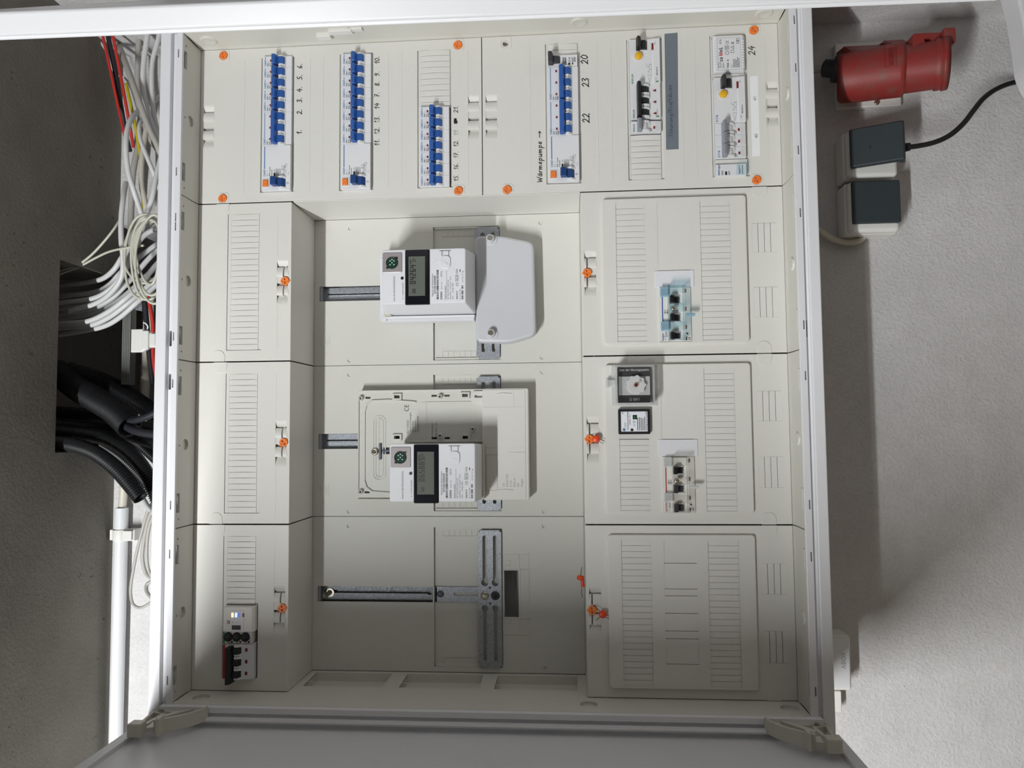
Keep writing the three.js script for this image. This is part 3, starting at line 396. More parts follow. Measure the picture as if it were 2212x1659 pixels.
// ---------- lower covers: raised panel with slat columns, ventilation slats, grips ----------
[['with the switch under the blue clear cover', 1], ['with the dial receiver and the switch under the colourless cover', 2], ['with a closed middle column and no device', 3]].forEach(([what, k]) => {
  const a = 250 * k + 1, b = 250 * (k + 1) - 1, o = thing('lower_cover', 'light grey wiring cover ' + what, 'cover panel', [750, (a + b) / 2, -3]);
  const gv = a + 88.5, p0 = a + 13, p1 = a + 233, v0 = a + 19.5, v1 = a + 230, zr = 6;
  const vents = [[853, a + 54, 889, a + 99], [853, a + 150, 889, a + 196]];
  part(o, 'panel', [ext(rectPts(601, a, 899, b, 1), -3, 0, 0.5, [rectPts(604, gv, 622.5, gv + 71), rectPts(634, p0 + 2, 842, p1 - 2, 4), ...vents.map((q) => rectPts(...q))]), profV([[600.2, -1], [602, -1], [602, -99], [600.2, -99]], a, b), ...[a + 251 - 3].map(() => ext(pill(866, b + 1, -1), 0, 0.9, 0.3)), ext(pill(866, a - 1, 1), 0, 0.9, 0.3)], M.cover);
  const colA = k === 2 ? [651, v0 + 104, 696.5, v1 - 1] : [651, v0, 696.5, v1], colB = [775.5, v0, 821.5, v1], colC = [712.6, v0, 761.6, v1 + (k < 3 ? 1.7 : 0)];
  const hs = [rectPts(...colB), rectPts(...colC), k === 2 ? rectPts(651, v0, 696.5, v1 - 1) : rectPts(...colA)];
  part(o, 'raised_panel', [ext(rectPts(632, p0, 844, p1, 5), -1, zr, 1.2, hs)], M.cover);
  const na = k === 2 ? 12 : 24;
  slatRun(o, colA[0] + 0.3, colA[2] - 0.3, colA[1], colA[3], na, zr - 1, 0.25);
  slatRun(o, colB[0] + 0.3, colB[2] - 0.3, colB[1], colB[3], 24, zr - 1, 0.25);
  if (k === 2) part(o, 'blank_plate', [bx(651.3, v0 + 0.3, 2, 696.2, v0 + 103.5, zr - 0.4)], M.slat);
  if (k < 3) { part(o, 'blank_plate', [bx(713.3, v0 + 0.8, 2, 760.9, v0 + 104, zr - 0.5, 0.2)], M.slat); part(o, 'filler_plate', [bx(708, v0 + 104.6, zr - 1, 765.5, v0 + 129.5, zr + 1.2, 0.5)], M.clip, 'white filler plate'); }
  else { part(o, 'plate_backing', [bx(713, v0, 0.6, 761.2, v1, 1.9)], M.slat); let q = v0; [34, 37, 10, 25, 25, 11, 36, 32.5].forEach((h) => { part(o, 'blank_plate', [bx(713.3, q + 0.35, 2, 760.9, q + h - 0.35, zr - 0.5, 0.2)], M.slat); q += h; }); }
  for (const [u, v, u2, v2] of vents) for (let i = 0; i < 4; i++) part(o, 'vent_slat', [bx(u + 0.5 + i * 9, v + 0.6, -2.4, u + 8.8 + i * 9, v2 - 0.6, -0.2, 0.2)], M.slat);
  grip(o, 604, gv, 18.5, 3.5);
  screw(o, 608.5, gv + 34.5, 0.6, [0.1, 0, 0.05][k - 1]);
});

// ---------- breakers ----------
const RIM = 'blue-lever breakers';
function nose(w, prof, foot = true) { const g = [profV(prof, -w + 0.15, -0.15, 0.3)]; if (foot) g.push(bx(-20, -w + 0.15, -62, 66, -0.15, -22)); return g; }
function chint(poles, rating, prints) {
  const w = 18 * poles, o = new THREE.Group(); o.base = [0, 0, 0];
  part(o, 'body', [...nose(w, [[0, -24], [0, 9], [36.4, 9], [37.2, 7.4], [46, 7], [46, -24]]), ...Array.from({ length: poles }, (_, k) => [profV([[26, 8], [26.5, 12.5], [31, 14], [36, 9], [36, 8]], -18 * k - 17.4, -18 * k - 14.6, 0.3), profV([[26, 8], [26.5, 12.5], [31, 14], [36, 9], [36, 8]], -18 * k - 4, -18 * k - 0.7, 0.3)]).flat()], M.body);
  const lever = part(o, 'lever', [profV([[17.3, 8], [17, 17.5], [18.4, 20.5], [23.4, 20.5], [25.8, 13], [25.8, 8]], -w + 1.5, -1.5, 0.9)], M.blue);
  for (let k = 0; k < poles; k++) {
    part(lever, 'drum', [profV([[25.6, 8], [25.6, 14], [30, 15.4], [34, 13.5], [36, 9], [36, 8]], -18 * k - 14.2, -18 * k - 4.4, 0.4)], M.blue);
    part(o, 'indicator', [bx(11.6, -18 * k - 12.4, 8.9, 14.2, -18 * k - 9, 9.25)], M.flag, 'small red indicator');
  }
  printed(o, 'printed_label', 1, -w + 0.6, 17, -0.6, 9.14, (g, W2) => {
    T(g, 'CHNT', 1, 4.6, 4.3, { weight: 'bold', color: '#2a78b8', stretch: 0.9 }); g.fillStyle = '#2a78b8'; g.fillRect(11.6, 2.6, W2 - 12.6, 0.9); g.fillStyle = '#333';
    T(g, 'NB1', 1, 8.4, 3, { weight: 'bold' }); T(g, '63', 8, 8.4, 1.9); T(g, rating, 1, 12, 3, { weight: 'bold' }); g.fillStyle = '#555'; seed = 3; tiny(g, 1, 12.9, 7, 2, 1.2);
  });
  if (poles > 1) printed(o, 'printed_label', 17, -w + 22, 22, -w + 30, 9.14, (g) => { g.fillStyle = '#444'; g.fillRect(1, 1, 5, 0.6); g.fillRect(1, 3, 5, 0.6); });
  return o;
}
function protect() {                                             // wide residual-current switch with orange test key
  const o = new THREE.Group(); o.base = [0, 0, 0];
  part(o, 'body', nose(72, [[0, -24], [0, 9.4], [46, 9.4], [46, -24]]), M.body);
  part(o, 'key_frame', [ext(rectPts(1, -19, 13.5, -5, 1), 9.2, 10.4, 0.3, [rectPts(2, -17.6, 11.8, -6)])], M.body);
  part(o, 'test_key', [bx(2.6, -16.6, 8, 11.2, -6.6, 12.4, 0.8)], M.orange, 'orange test key');
  const t = part(o, 'lever', [profV([[18, 8], [17.4, 19], [19, 22], [26, 20], [28.5, 13], [28.5, 8]], -19.5, -6.5, 0.9), profV([[28, 8], [28, 16], [34, 15], [39, 9], [39, 8]], -18, -6, 0.6)], M.navy, 'dark blue lever');
  part(o, 'lever_collar', [profV([[27, 8], [28, 13], [34, 15], [40, 9.6], [40, 8]], -22.4, -18.6, 0.6), profV([[27, 8], [28, 13], [34, 15], [40, 9.6], [40, 8]], -5.4, -2.2, 0.6)], M.body);
  printed(o, 'printed_label', 1, -71, 45, -22.6, 9.54, (g, w) => {
    T(g, 'CHNT', 0.5, 5.2, 4.4, { weight: 'bold', color: '#2a78b8', stretch: 0.95 }); g.fillStyle = '#2a78b8'; g.fillRect(12.5, 3, w - 13, 1.3); g.fillStyle = '#333';
    T(g, 'NL1', 0.5, 9.2, 2.8); T(g, '63', 7, 9.2, 1.8); T(g, '40A', 0.5, 13, 3, { weight: 'bold' }); seed = 9; tiny(g, 7, 12, 9, 1, 1.4, 0.9); tiny(g, 0.5, 15, 12, 1, 1.4, 0.9);
    g.fillStyle = '#222'; g.fillRect(0.5, 18.4, 5, 2.6); T(g, 'IΔn', 8, 20.6, 2.4); g.fillStyle = '#555'; tiny(g, 0.5, 22.6, 14, 4, 2.1);
    g.strokeStyle = '#666'; g.lineWidth = 0.35; for (let k = 0; k < 4; k++) { g.beginPath(); g.arc(4 + k * 3.4, 34 + (k % 2) * 1.6, 1.2, 0, 7); g.stroke(); g.beginPath(); g.moveTo(2 + k * 3.5, 36.5); g.lineTo(4 + k * 3.5, 39); g.stroke(); } g.strokeRect(10, 31.6, 6, 4); g.beginPath(); g.arc(17.5, 38, 1.7, 0, 7); g.stroke(); T(g, '3 A 40', 2, 42.6, 1.7);
  });
  printed(o, 'printed_label', 39.4, -14, 44.6, -9, 9.54, (g) => { g.strokeStyle = '#333'; g.beginPath(); g.arc(2.4, 2.2, 1.4, 0, 7); g.stroke(); g.fillRect(2.2, 3.6, 0.5, 1.2); });
  return o;
}
const placed = new Map(), DEV = -3.5;
function place(proto, name, category, u, v, label, group) {
  if (!placed.has(proto)) { placed.set(proto, name); proto.rotation.z = -Math.PI / 2; proto.plain = name; proto.name = numbered(name); proto.position.copy(W(u, v, DEV)); proto.userData = { label, category, ...(group ? { group } : {}) }; scene.add(proto); return proto; }
  const c = proto.clone(); c.name = numbered(name); c.position.copy(W(u, v, DEV)); c.base = [u, v, DEV]; c.userData = { label, category, ...(group ? { group } : {}) }; scene.add(c); return c;
}
const one = chint(1, 'B16'), three = chint(3, 'B16'), rcd = protect();
const G1 = 'blue-lever single-pole breakers', G3 = 'wide blue-lever three-pole breakers', GR = 'residual-current switches with orange test keys';
const single = (u, v, t) => place(one, 'circuit_breaker', 'circuit breaker', u, v, 'single blue-lever circuit breaker ' + t, G1);
const triple = (u, v, t) => place(three, 'circuit_breaker', 'circuit breaker', u, v, 'three-pole circuit breaker with one long blue lever ' + t, G3);
const guard = (u, v, t) => place(rcd, 'residual_current_switch', 'safety switch', u, v, 'white residual-current switch with orange key ' + t, GR);
guard(104.6, 234, 'at the foot of the row one to six');
triple(104.6, 162, 'beside the handwritten number one');
['two', 'three', 'four', 'five', 'six'].forEach((s, k) => single(104.6, 108 - 18 * k, 'beside the handwritten number ' + s));
guard(231.2, 236, 'at the foot of the row seven to fourteen');
['eleven', 'twelve in the full row', 'thirteen', 'fourteen', 'seven', 'eight', 'nine', 'ten'].forEach((s, k) => single(231.2, 164 - 18 * k, 'beside the handwritten number ' + s));
['handwritten number fifteen', 'handwritten number sixteen', 'handwritten number seventeen', 'handwritten twelve of the half-empty row', 'faint handwritten nineteen', 'blacked-out number', 'handwritten number twenty-one'].forEach((s, k) => single(354, 235.6 - 17.95 * k, 'beside the ' + s));
guard(552.9, 235.4, 'next to the handwritten word and arrow');
triple(552.9, 163.4, 'beside the handwritten twenty-two');
triple(552.9, 109.4, 'beside the handwritten twenty-three');

// ---------- the other devices of the third breaker row group ----------
const G0 = (w, prof, u, v, foot = true) => nose(w, prof, foot).map((g) => shift(g, u, v, 0));
const P9 = [[0, -24], [0, 9], [45.4, 9], [45.4, -24]];
const sink = (o) => { o.position.z -= 3.5 * K; return o; };
const sh = (u, v, gs) => gs.map((g) => shift(g, u, v, 0));
{
  const U = 552.9, V = 55.2, o = thing('circuit_breaker', 'narrow circuit breaker with a black lever beside the handwritten 20', 'circuit breaker', [U + 22, V - 9, 0]);
  part(o, 'body', G0(17.6, P9, U, V), M.body);
  part(o, 'lever', sh(U, V, [profV([[1, 8], [1, 24], [3, 26], [7, 24], [9, 14], [9, 8]], -16.6, -1.6, 0.8), profV([[8.8, 8], [9, 15], [17, 13], [19.5, 9]], -14.5, -4, 0.5)]), M.charcoal, 'black lever');
  printed(o, 'printed_label', U + 21, V - 17, U + 45, V - 0.8, 9.2, (g, w) => { g.fillStyle = '#fff'; T(g, 'ESS', 1, 7.4, 7.5, { weight: 'bold', style: 'italic', color: '#fff' }); g.save(); g.strokeStyle = '#111'; g.lineWidth = 0.7; g.scale(0.35, 0.35); g.font = 'italic bold 20px sans-serif'; g.lineWidth = 1.6; g.strokeText('ESS', 3, 20); g.restore(); g.fillStyle = '#222'; g.fillRect(1, 10.5, 3, 3); T(g, 'B 10', 5.4, 13.6, 3.6, { weight: 'bold' }); g.fillRect(1, 16, 3, 2); tiny(g, 5, 16, 9, 4, 1.6); });
  sink(o);
}
// white residual-current switch with black lever and round yellow key
function whiteGuard(U, V, w, name, label, logo, color) {
  const o = thing('residual_current_switch', label, 'safety switch', [U + 22, V - w / 2, 0]);
  part(o, 'body', G0(w, [[0, -24], [0, 9], [34, 9], [36, 10.5], [45.4, 10.5], [45.4, -24]], U, V), M.body);
  part(o, 'lever', sh(U, V, [profV([[10, 8], [9.6, 20], [11.6, 26], [16, 22], [17.6, 13], [17.6, 8]], -w + 2, -w + 18, 0.8), profV([[17.4, 8], [18, 15], [24, 14], [27, 9]], -w + 4, -w + 17, 0.5)]), M.black, 'black lever');
  part(o, 'lever_recess', sh(U, V, [profV([[16, 8.8], [16, 11], [27, 10], [28, 8.8]], -w + 17.4, -w + 19.6), profV([[16, 8.8], [16, 11], [27, 10], [28, 8.8]], -w + 1.8, -w + 3.6)]), M.body);
  part(o, 'test_key', [lathe([[0, 1], [5, 0.95], [5.8, 0.6], [5.8, 0]], [U + 13.6, V - w + 26.5, 8], [U + 13.6, V - w + 26.5, 13.5])], M.yellow, 'round yellow test key');
  part(o, 'key_collar', [ext(circPts(U + 13.6, V - w + 26.5, 8.4, 28), 8.9, 9.8, 0.2, [circPts(U + 13.6, V - w + 26.5, 6.1, 24)])], M.body);
  part(o, 'indicator', [bx(U + 33.4, V - w + 8, 8.8, U + 36.2, V - w + 18, 10.8)], M.flag, 'narrow red indicator');
  printed(o, 'printed_label', U + 0.6, V - w + 34, U + 33.6, V - 0.8, 9.16, (g, W2) => { T(g, logo, 1, 4.6, logo.length > 5 ? 3.4 : 4.4, { weight: 'bold', color }); g.fillStyle = '#777'; g.strokeStyle = '#999'; g.lineWidth = 0.3; g.beginPath(); g.moveTo(2, 29); g.lineTo(14, 32); g.lineTo(14, 26.5); g.closePath(); g.stroke(); T(g, 'TEST', W2 - 9, 25.5, 1.8); for (let k = 0; k < 4; k++) { g.strokeRect(18 + k * 3.6, 27 + (k % 2) * 2, 2, 1.8); g.fillRect(17 + k * 4, 32, 2.4, 0.4); } });
  printed(o, 'printed_label', U + 36.4, V - w + 2, U + 45, V - 0.8, 10.66, (g, W2) => { if (logo.length > 5) T(g, 'X', 0.8, 6.4, 6, { weight: 'bold', color }); T(g, logo.length > 5 ? 'Pole' : 'PFIM', 5, 3.4, 2, { color: '#222' }); T(g, '40/0,03 A', 12, 5.4, 3, { weight: 'bold' }); g.fillStyle = '#444'; g.fillRect(W2 - 8, 1.6, 1, 1); g.fillRect(W2 - 6, 1.6, 1, 1); });
  return sink(o);
}
whiteGuard(677, 89.8, 71, 0, 'white safety switch with round yellow key beside the grey tape strip', 'MOELLER', '#1f8a4a');
whiteGuard(801.6, 153.6, 70, 0, 'white safety switch with round yellow key below the small white transformer', 'E·T·N', '#1d5fb0');
function slim(U, V, leverMat, label, group, draw, triangle) {    // slim 17.7 breaker, narrow collar round the drum
  const o = thing('circuit_breaker', label, 'circuit breaker', [U + 22, V - 9, 0], group);
  part(o, 'body', [...G0(17.7, [[0, -24], [0, 9], [28, 9], [29, 8], [45.4, 7], [45.4, -24]], U, V), ...sh(U, V, [profV([[16, 8], [17, 14], [23, 13.4], [27.5, 11.5], [28, 8]], -17.3, -13.6, 0.5), profV([[16, 8], [17, 14], [23, 13.4], [27.5, 11.5], [28, 8]], -4.4, -0.6, 0.5)])], M.body);
  const l = part(o, 'lever', sh(U, V, [profV([[9.6, 8], [9.4, 21], [11, 25], [15, 23], [17, 12], [17, 8]], -17.2, -0.5, 0.7)]), leverMat);
  part(l, 'drum', sh(U, V, [profV([[16.8, 8], [17, 14.8], [22, 13.6], [26.5, 9.5], [26.5, 8]], -13.2, -4.8, 0.5)]), leverMat === M.black ? M.black : M.body);
  if (triangle) part(o, 'indicator', [ext([[U + 33.6, V - 8.5], [U + 39, V - 10.6], [U + 39, V - 6.4]], 7, 7.95)], M.flag, 'red triangular indicator'); else part(o, 'indicator', [bx(U + 34, V - 9.4, 7, U + 36.6, V - 5.4, 8.15)], M.flag, 'small red indicator');
  if (draw) printed(o, 'printed_label', U + 0.5, V - 17.4, U + 9, V - 0.6, 9.16, draw);
  if (!triangle) part(o, 'label_window', [ext(rectPts(U + 37.4, V - 16, U + 45, V - 2, 1), 6.6, 8.4, 0.3, [circPts(U + 37.6, V - 8.6, 2.2)])], M.clear);
  printed(o, 'printed_label', U + 28.6, V - 17.4, U + 33.4, V - 0.6, 8.1, (g) => { g.fillStyle = '#444'; seed = 12; tiny(g, 1, 1, 6, 2, 1.6); g.fillRect(11, 1, 0.8, 0.8); g.fillRect(13, 1, 0.8, 0.8); g.fillRect(15, 1, 0.8, 0.8); });
  return sink(o);
}
{ // three poles, one breaker: black levers with triangles
  const U = 677, V = 142.6, o = thing('circuit_breaker', 'three-pole breaker with black levers and red triangular indicators', 'circuit breaker', [U + 22, V - 26, 0]);
  part(o, 'body', G0(53, [[0, -24], [0, 9], [28, 9], [29, 8], [45.4, 7], [45.4, -24]], U, V), M.body);
  for (let k = 0; k < 3; k++) {
    const q = V - 17.66 * k;
    part(o, 'lever_collar', sh(U, q, [profV([[16, 8], [17, 14], [24, 13.4], [28.5, 11.5], [29, 8]], -17.2, -13.4, 0.5), profV([[16, 8], [17, 14], [24, 13.4], [28.5, 11.5], [29, 8]], -4.4, -0.7, 0.5)]), M.body);
    part(o, 'drum', sh(U, q, [profV([[16.8, 8], [17, 15.4], [23, 14.6], [28, 10], [28, 8]], -13, -4.8, 0.5)]), M.black);
    part(o, 'indicator', [ext([[U + 33.6, q - 8.5], [U + 39, q - 10.6], [U + 39, q - 6.4]], 7, 7.95)], M.flag, 'red triangular indicator');
  }
  part(o, 'lever', sh(U, V, [profV([[9.6, 8], [9.4, 21], [11, 25], [15, 23], [17, 12], [17, 8]], -52.5, -0.5, 0.7)]), M.black, 'one bar over three black levers');
  printed(o, 'printed_label', U + 0.5, V - 52, U + 9, V - 0.6, 9.16, (g) => { T(g, 'MOELLER', 1, 6, 3.4, { weight: 'bold', color: '#1f8a4a', stretch: 0.85 }); });
  printed(o, 'printed_label', U + 36.6, V - 18, U + 45, V - 0.6, 8.2, (g) => { T(g, 'X', 1, 6, 6, { weight: 'bold', color: '#1f8a4a' }); T(g, '16/1N/3', 5.8, 4.6, 2.4); });
  sink(o);
}
slim(677, 163.4, M.grey, 'single breaker with grey lever under the row of black levers', null, (g) => T(g, 'MOELLER', 0.6, 5.6, 3.2, { weight: 'bold', color: '#1f8a4a', stretch: 0.85 }));
[['uppermost of three above the tiny module with clear lid', 171.6], ['middle of three above the tiny module with clear lid', 189.4], ['lowest of three next to the paper label 40', 207.2]].forEach(([s, v], k) => slim(801.6, v, M.grey, 'single breaker with grey lever, ' + s, 'three grey-lever breakers', k === 2 ? (g) => T(g, 'E·T·N', 0.8, 6.4, 4.2, { weight: 'bold', color: '#1d5fb0' }) : null));
{
  const U = 802, V = 76, o = thing('bell_transformer', 'small white transformer with toothed vents beside the handwritten 24', 'transformer', [U + 23, V - 28, 0]);
  part(o, 'body', [...G0(56, [[0, -24], [0, 8], [3, 10.6], [43, 10.6], [46, 8], [46, -24]], U, V)], M.body);
  const teeth = []; for (let k = 0; k < 11; k++) { teeth.push(bx(U + 1, V - 8 - k * 4, 9, U + 5.2, V - 6 - k * 4, 11.3, 0.5), bx(U + 41.4, V - 8 - k * 4, 9, U + 45.4, V - 6 - k * 4, 11.3, 0.5)); }
  part(o, 'vent_teeth', teeth, M.clip);
  printed(o, 'printed_label', U + 6, V - 53, U + 41, V - 2, 10.75, (g, w) => {
    g.strokeStyle = '#888'; g.lineWidth = 0.2; g.strokeRect(0.4, 0.4, w - 1, 34); g.strokeStyle = '#333'; g.lineWidth = 0.5; g.strokeRect(5, 1.5, 7, 3); T(g, '230V~', 3, 9.6, 3.6); T(g, 'za', 13.6, 7.4, 7, { weight: 'bold' }); T(g, 'M', 22.2, 7.4, 7, { weight: 'bold', color: '#c03030' }); T(g, 'eL', 28.4, 7.4, 7, { weight: 'bold' }); T(g, 'e/a', 41, 6, 5, { style: 'italic', color: '#803040' });
    T(g, 'TRM - 8', 4, 16.4, 3.6, { weight: 'bold' }); g.strokeRect(32, 11.4, 5.6, 5.4); g.strokeRect(33.6, 13, 2.4, 2.2); T(g, 'CE', 40, 16.6, 5.4); g.beginPath(); g.arc(27, 14.4, 2.6, 0, 7); g.stroke(); g.strokeRect(27, 20, 4, 4); g.beginPath(); g.moveTo(33, 24.4); g.lineTo(35.4, 20); g.lineTo(37.8, 24.4); g.closePath(); g.stroke(); T(g, 'X', 40, 24.6, 5.6, { weight: 'bold' });
    T(g, 'IP20', 4, 21.4, 2.2); g.fillStyle = '#444'; seed = 4; tiny(g, 4, 23, 17, 5, 2, 0.9); g.strokeRect(41, 28.6, 3.4, 3.4); g.strokeRect(45, 28.6, 3.4, 3.4);
  });
  sink(o);
}
{
  const U = 801, V = 234.6, o = thing('terminal_module', 'tiny white module with a clear hinged lid at the foot of the last row', 'module', [U + 22, V - 9, 0]);
  part(o, 'body', G0(18, P9, U, V), M.body);
  part(o, 'clear_lid', sh(U, V, [bx(30, -17.4, 8, 46, -0.8, 15, 1)]), M.clearBlue, 'clear bluish lid');
  printed(o, 'printed_label', U + 1, V - 17.4, U + 29, V - 0.6, 9.2, (g) => { g.fillStyle = '#2a5fa8'; g.fillRect(0.8, 3.4, 7, 1.4); T(g, 'hager', 8.2, 5.4, 3.4, { weight: 'bold', color: '#2a5fa8' }); g.fillStyle = '#222'; g.fillRect(1, 13, 5.4, 3); g.fillStyle = '#666'; seed = 8; tiny(g, 1, 8, 8, 2, 1.4); tiny(g, 1, 18, 6, 2, 1.4); });
  printed(o, 'printed_label', U + 31, V - 16.6, U + 44, V - 1.6, 9.2, (g, w, h) => { g.fillStyle = '#5d7f86'; g.fillRect(0.6, 3.4, w - 1.2, 1); g.fillRect(0.6, 8, w - 1.2, 1); g.fillStyle = '#789'; tiny(g, 2, 5, 9, 1, 1); });
  sink(o);
}
{ // tape strip and paper label
  const o = only('tape_strip', 'grey adhesive tape strip with faint handwriting beside the yellow-key switch', 'tape', [ext([[731, 9.5], [750.6, 8.6], [749.4, 100], [748.4, 189], [729.8, 189.4], [730.6, 90]], 0.02, 0.4)], M.tape, [740, 100, 0]);
  printed(o, 'handwriting', 730.4, 88, 748, 176, 0.5, (g) => pen(g, 'Steurung/Kraftdosen', 6, 3.4, 6.6, 0.5, '#23303e'), 'faint handwriting');
  const l = only('paper_label', 'narrow white paper label reading 41 and 40', 'label', [ext([[856.4, 81.4], [868, 81], [868.4, 204], [856.6, 204.4]], 0.02, 0.3)], M.paper, [862, 142, 0]);
  printed(l, 'printed_label', 857, 82, 868, 203, 0.4, (g, w) => { T(g, '40', 26.5, 8.2, 6, { font: 'sans-serif' }); T(g, '41', 84, 7.6, 6); });
}

// ---------- small devices in the third upper cover ----------
{
  const U = 54.6, o = thing('sensor_module', 'small white module with lit blue and orange indicators above three black sockets', 'module', [78, 900, 0]);
  part(o, 'body', [profV([[U - 0.6, -20], [U - 0.6, 10], [U + 2, 12.5], [U + 45, 12.5], [U + 48, 9], [U + 48, -20]], 872, 908.6, 0.6), bx(U - 20, 872, -60, U + 66, 926, -22), profV([[U, -20], [U, 9.5], [U + 44, 9.5], [U + 44, -20]], 908.6, 926.6, 0.4)], M.bodyWarm);
  part(o, 'window', [bx(U + 12.6, 877, 12.2, U + 33, 907.6, 13.4, 1)], M.body);
  part(o, 'indicator_lamp', [bx(U + 14, 880, 13, U + 17.2, 886.6, 13.9, 0.4)], new THREE.MeshStandardMaterial({ color: 0xffe6c0, emissive: 0xffb070, emissiveIntensity: 2.6 }), 'lit orange indicator');
  part(o, 'indicator_lamp', [bx(U + 19.6, 880, 13, U + 22.8, 886.6, 13.9, 0.4)], new THREE.MeshStandardMaterial({ color: 0xdfe6ff, emissive: 0x6a80ff, emissiveIntensity: 4 }), 'lit blue indicator');
  part(o, 'indicator_lamp', [bx(U + 24.8, 880, 13, U + 27.6, 886.6, 13.6, 0.4)], new THREE.MeshStandardMaterial({ color: 0x9fb0ff, emissive: 0x3048c8, emissiveIntensity: 0.7 }), 'dim blue indicator');
  part(o, 'display', [bx(U + 15, 898.4, 13, U + 28.6, 905, 13.8)], M.black, 'dark little display');
  printed(o, 'printed_label', U + 2, 880, U + 12.4, 908, 12.64, (g, w) => { T(g, 'M', 11, 9.4, 6.4, { weight: 'bold', color: '#a03030' }); });
  printed(o, 'printed_label', U + 13.4, 888, U + 33, 897, 13.5, (g) => { T(g, 'O', 1.6, 4, 3.4); T(g, 'x', 2, 9.6, 3.2); T(g, '<', 2, 15, 3.2); });
  part(o, 'indicator', [bx(U + 31, 880.6, 13, U + 33.6, 886, 13.7)], M.flag, 'small red indicator');
  for (let k = 0; k < 3; k++) part(o, 'test_socket', [lathe([[0, 0.3], [5, 0.3], [5.6, 1], [6.8, 1], [6.8, 0]], [U + 8 + k * 13.2, 916.5, 9.5], [U + 8 + k * 13.2, 916.5, 11.4])], M.black, 'round black socket');
  for (let k = 0; k < 3; k++) part(o, 'test_hole', [cyl(U + 13.4 + k * 13.2, 924, 9, 9.9, 1.5)], M.black);
  part(o, 'side_strip', [bx(U - 0.4, 909, 9, U + 2.4, 926, 10, 0.3)], M.green, 'green side strip');
  printed(o, 'printed_label', U + 3, 909, U + 44, 926.4, 9.64, (g) => { ['1', '2', '3'].forEach((s, k) => T(g, s, 15, 2.8 + k * 13.2, 2.2)); T(g, 'E·N', 4, 40, 3); g.fillStyle = '#222'; for (let k = 0; k < 3; k++) { g.fillRect(0.6, 5 + k * 13, 1, 2.4); g.fillRect(0.6, 9 + k * 13, 1, 1.2); } });
  const b = thing('circuit_breaker', 'three-pole breaker with black lever and red edge strip under the lit module', 'circuit breaker', [78, 952, 0]);
  part(b, 'body', G0(52, [[0, -24], [0, 9], [28, 9], [46.6, 8], [46.6, -24]], U, 979.4), M.body);
  part(b, 'edge_strip', [bx(U - 0.4, 928, 9, U + 3, 978.6, 9.8, 0.3)], M.red, 'red edge strip');
  part(b, 'lever', [profV([[U + 9, 8], [U + 8.6, 21], [U + 11, 26], [U + 17, 22], [U + 18, 10], [U + 18, 8]], 929.5, 983, 0.8)], M.black, 'long black lever');
  for (let k = 0; k < 3; k++) { const v = 979.4 - 17.3 * k; part(b, 'drum', [profV([[U + 17.6, 8], [U + 18, 16], [U + 25, 15], [U + 28, 9]], v - 12.8, v - 3.6, 0.5)], M.black); part(b, 'lever_collar', [profV([[U + 18, 8], [U + 19, 14.5], [U + 25, 14], [U + 29, 9]], v - 17, v - 13.4, 0.5), profV([[U + 18, 8], [U + 19, 14.5], [U + 25, 14], [U + 29, 9]], v - 3.2, v - 0.6, 0.4)], M.body); part(b, 'indicator', [bx(U + 34, v - 11.5, 8, U + 37.4, v - 6.5, 9.2)], M.flag, 'small red indicator'); }
}

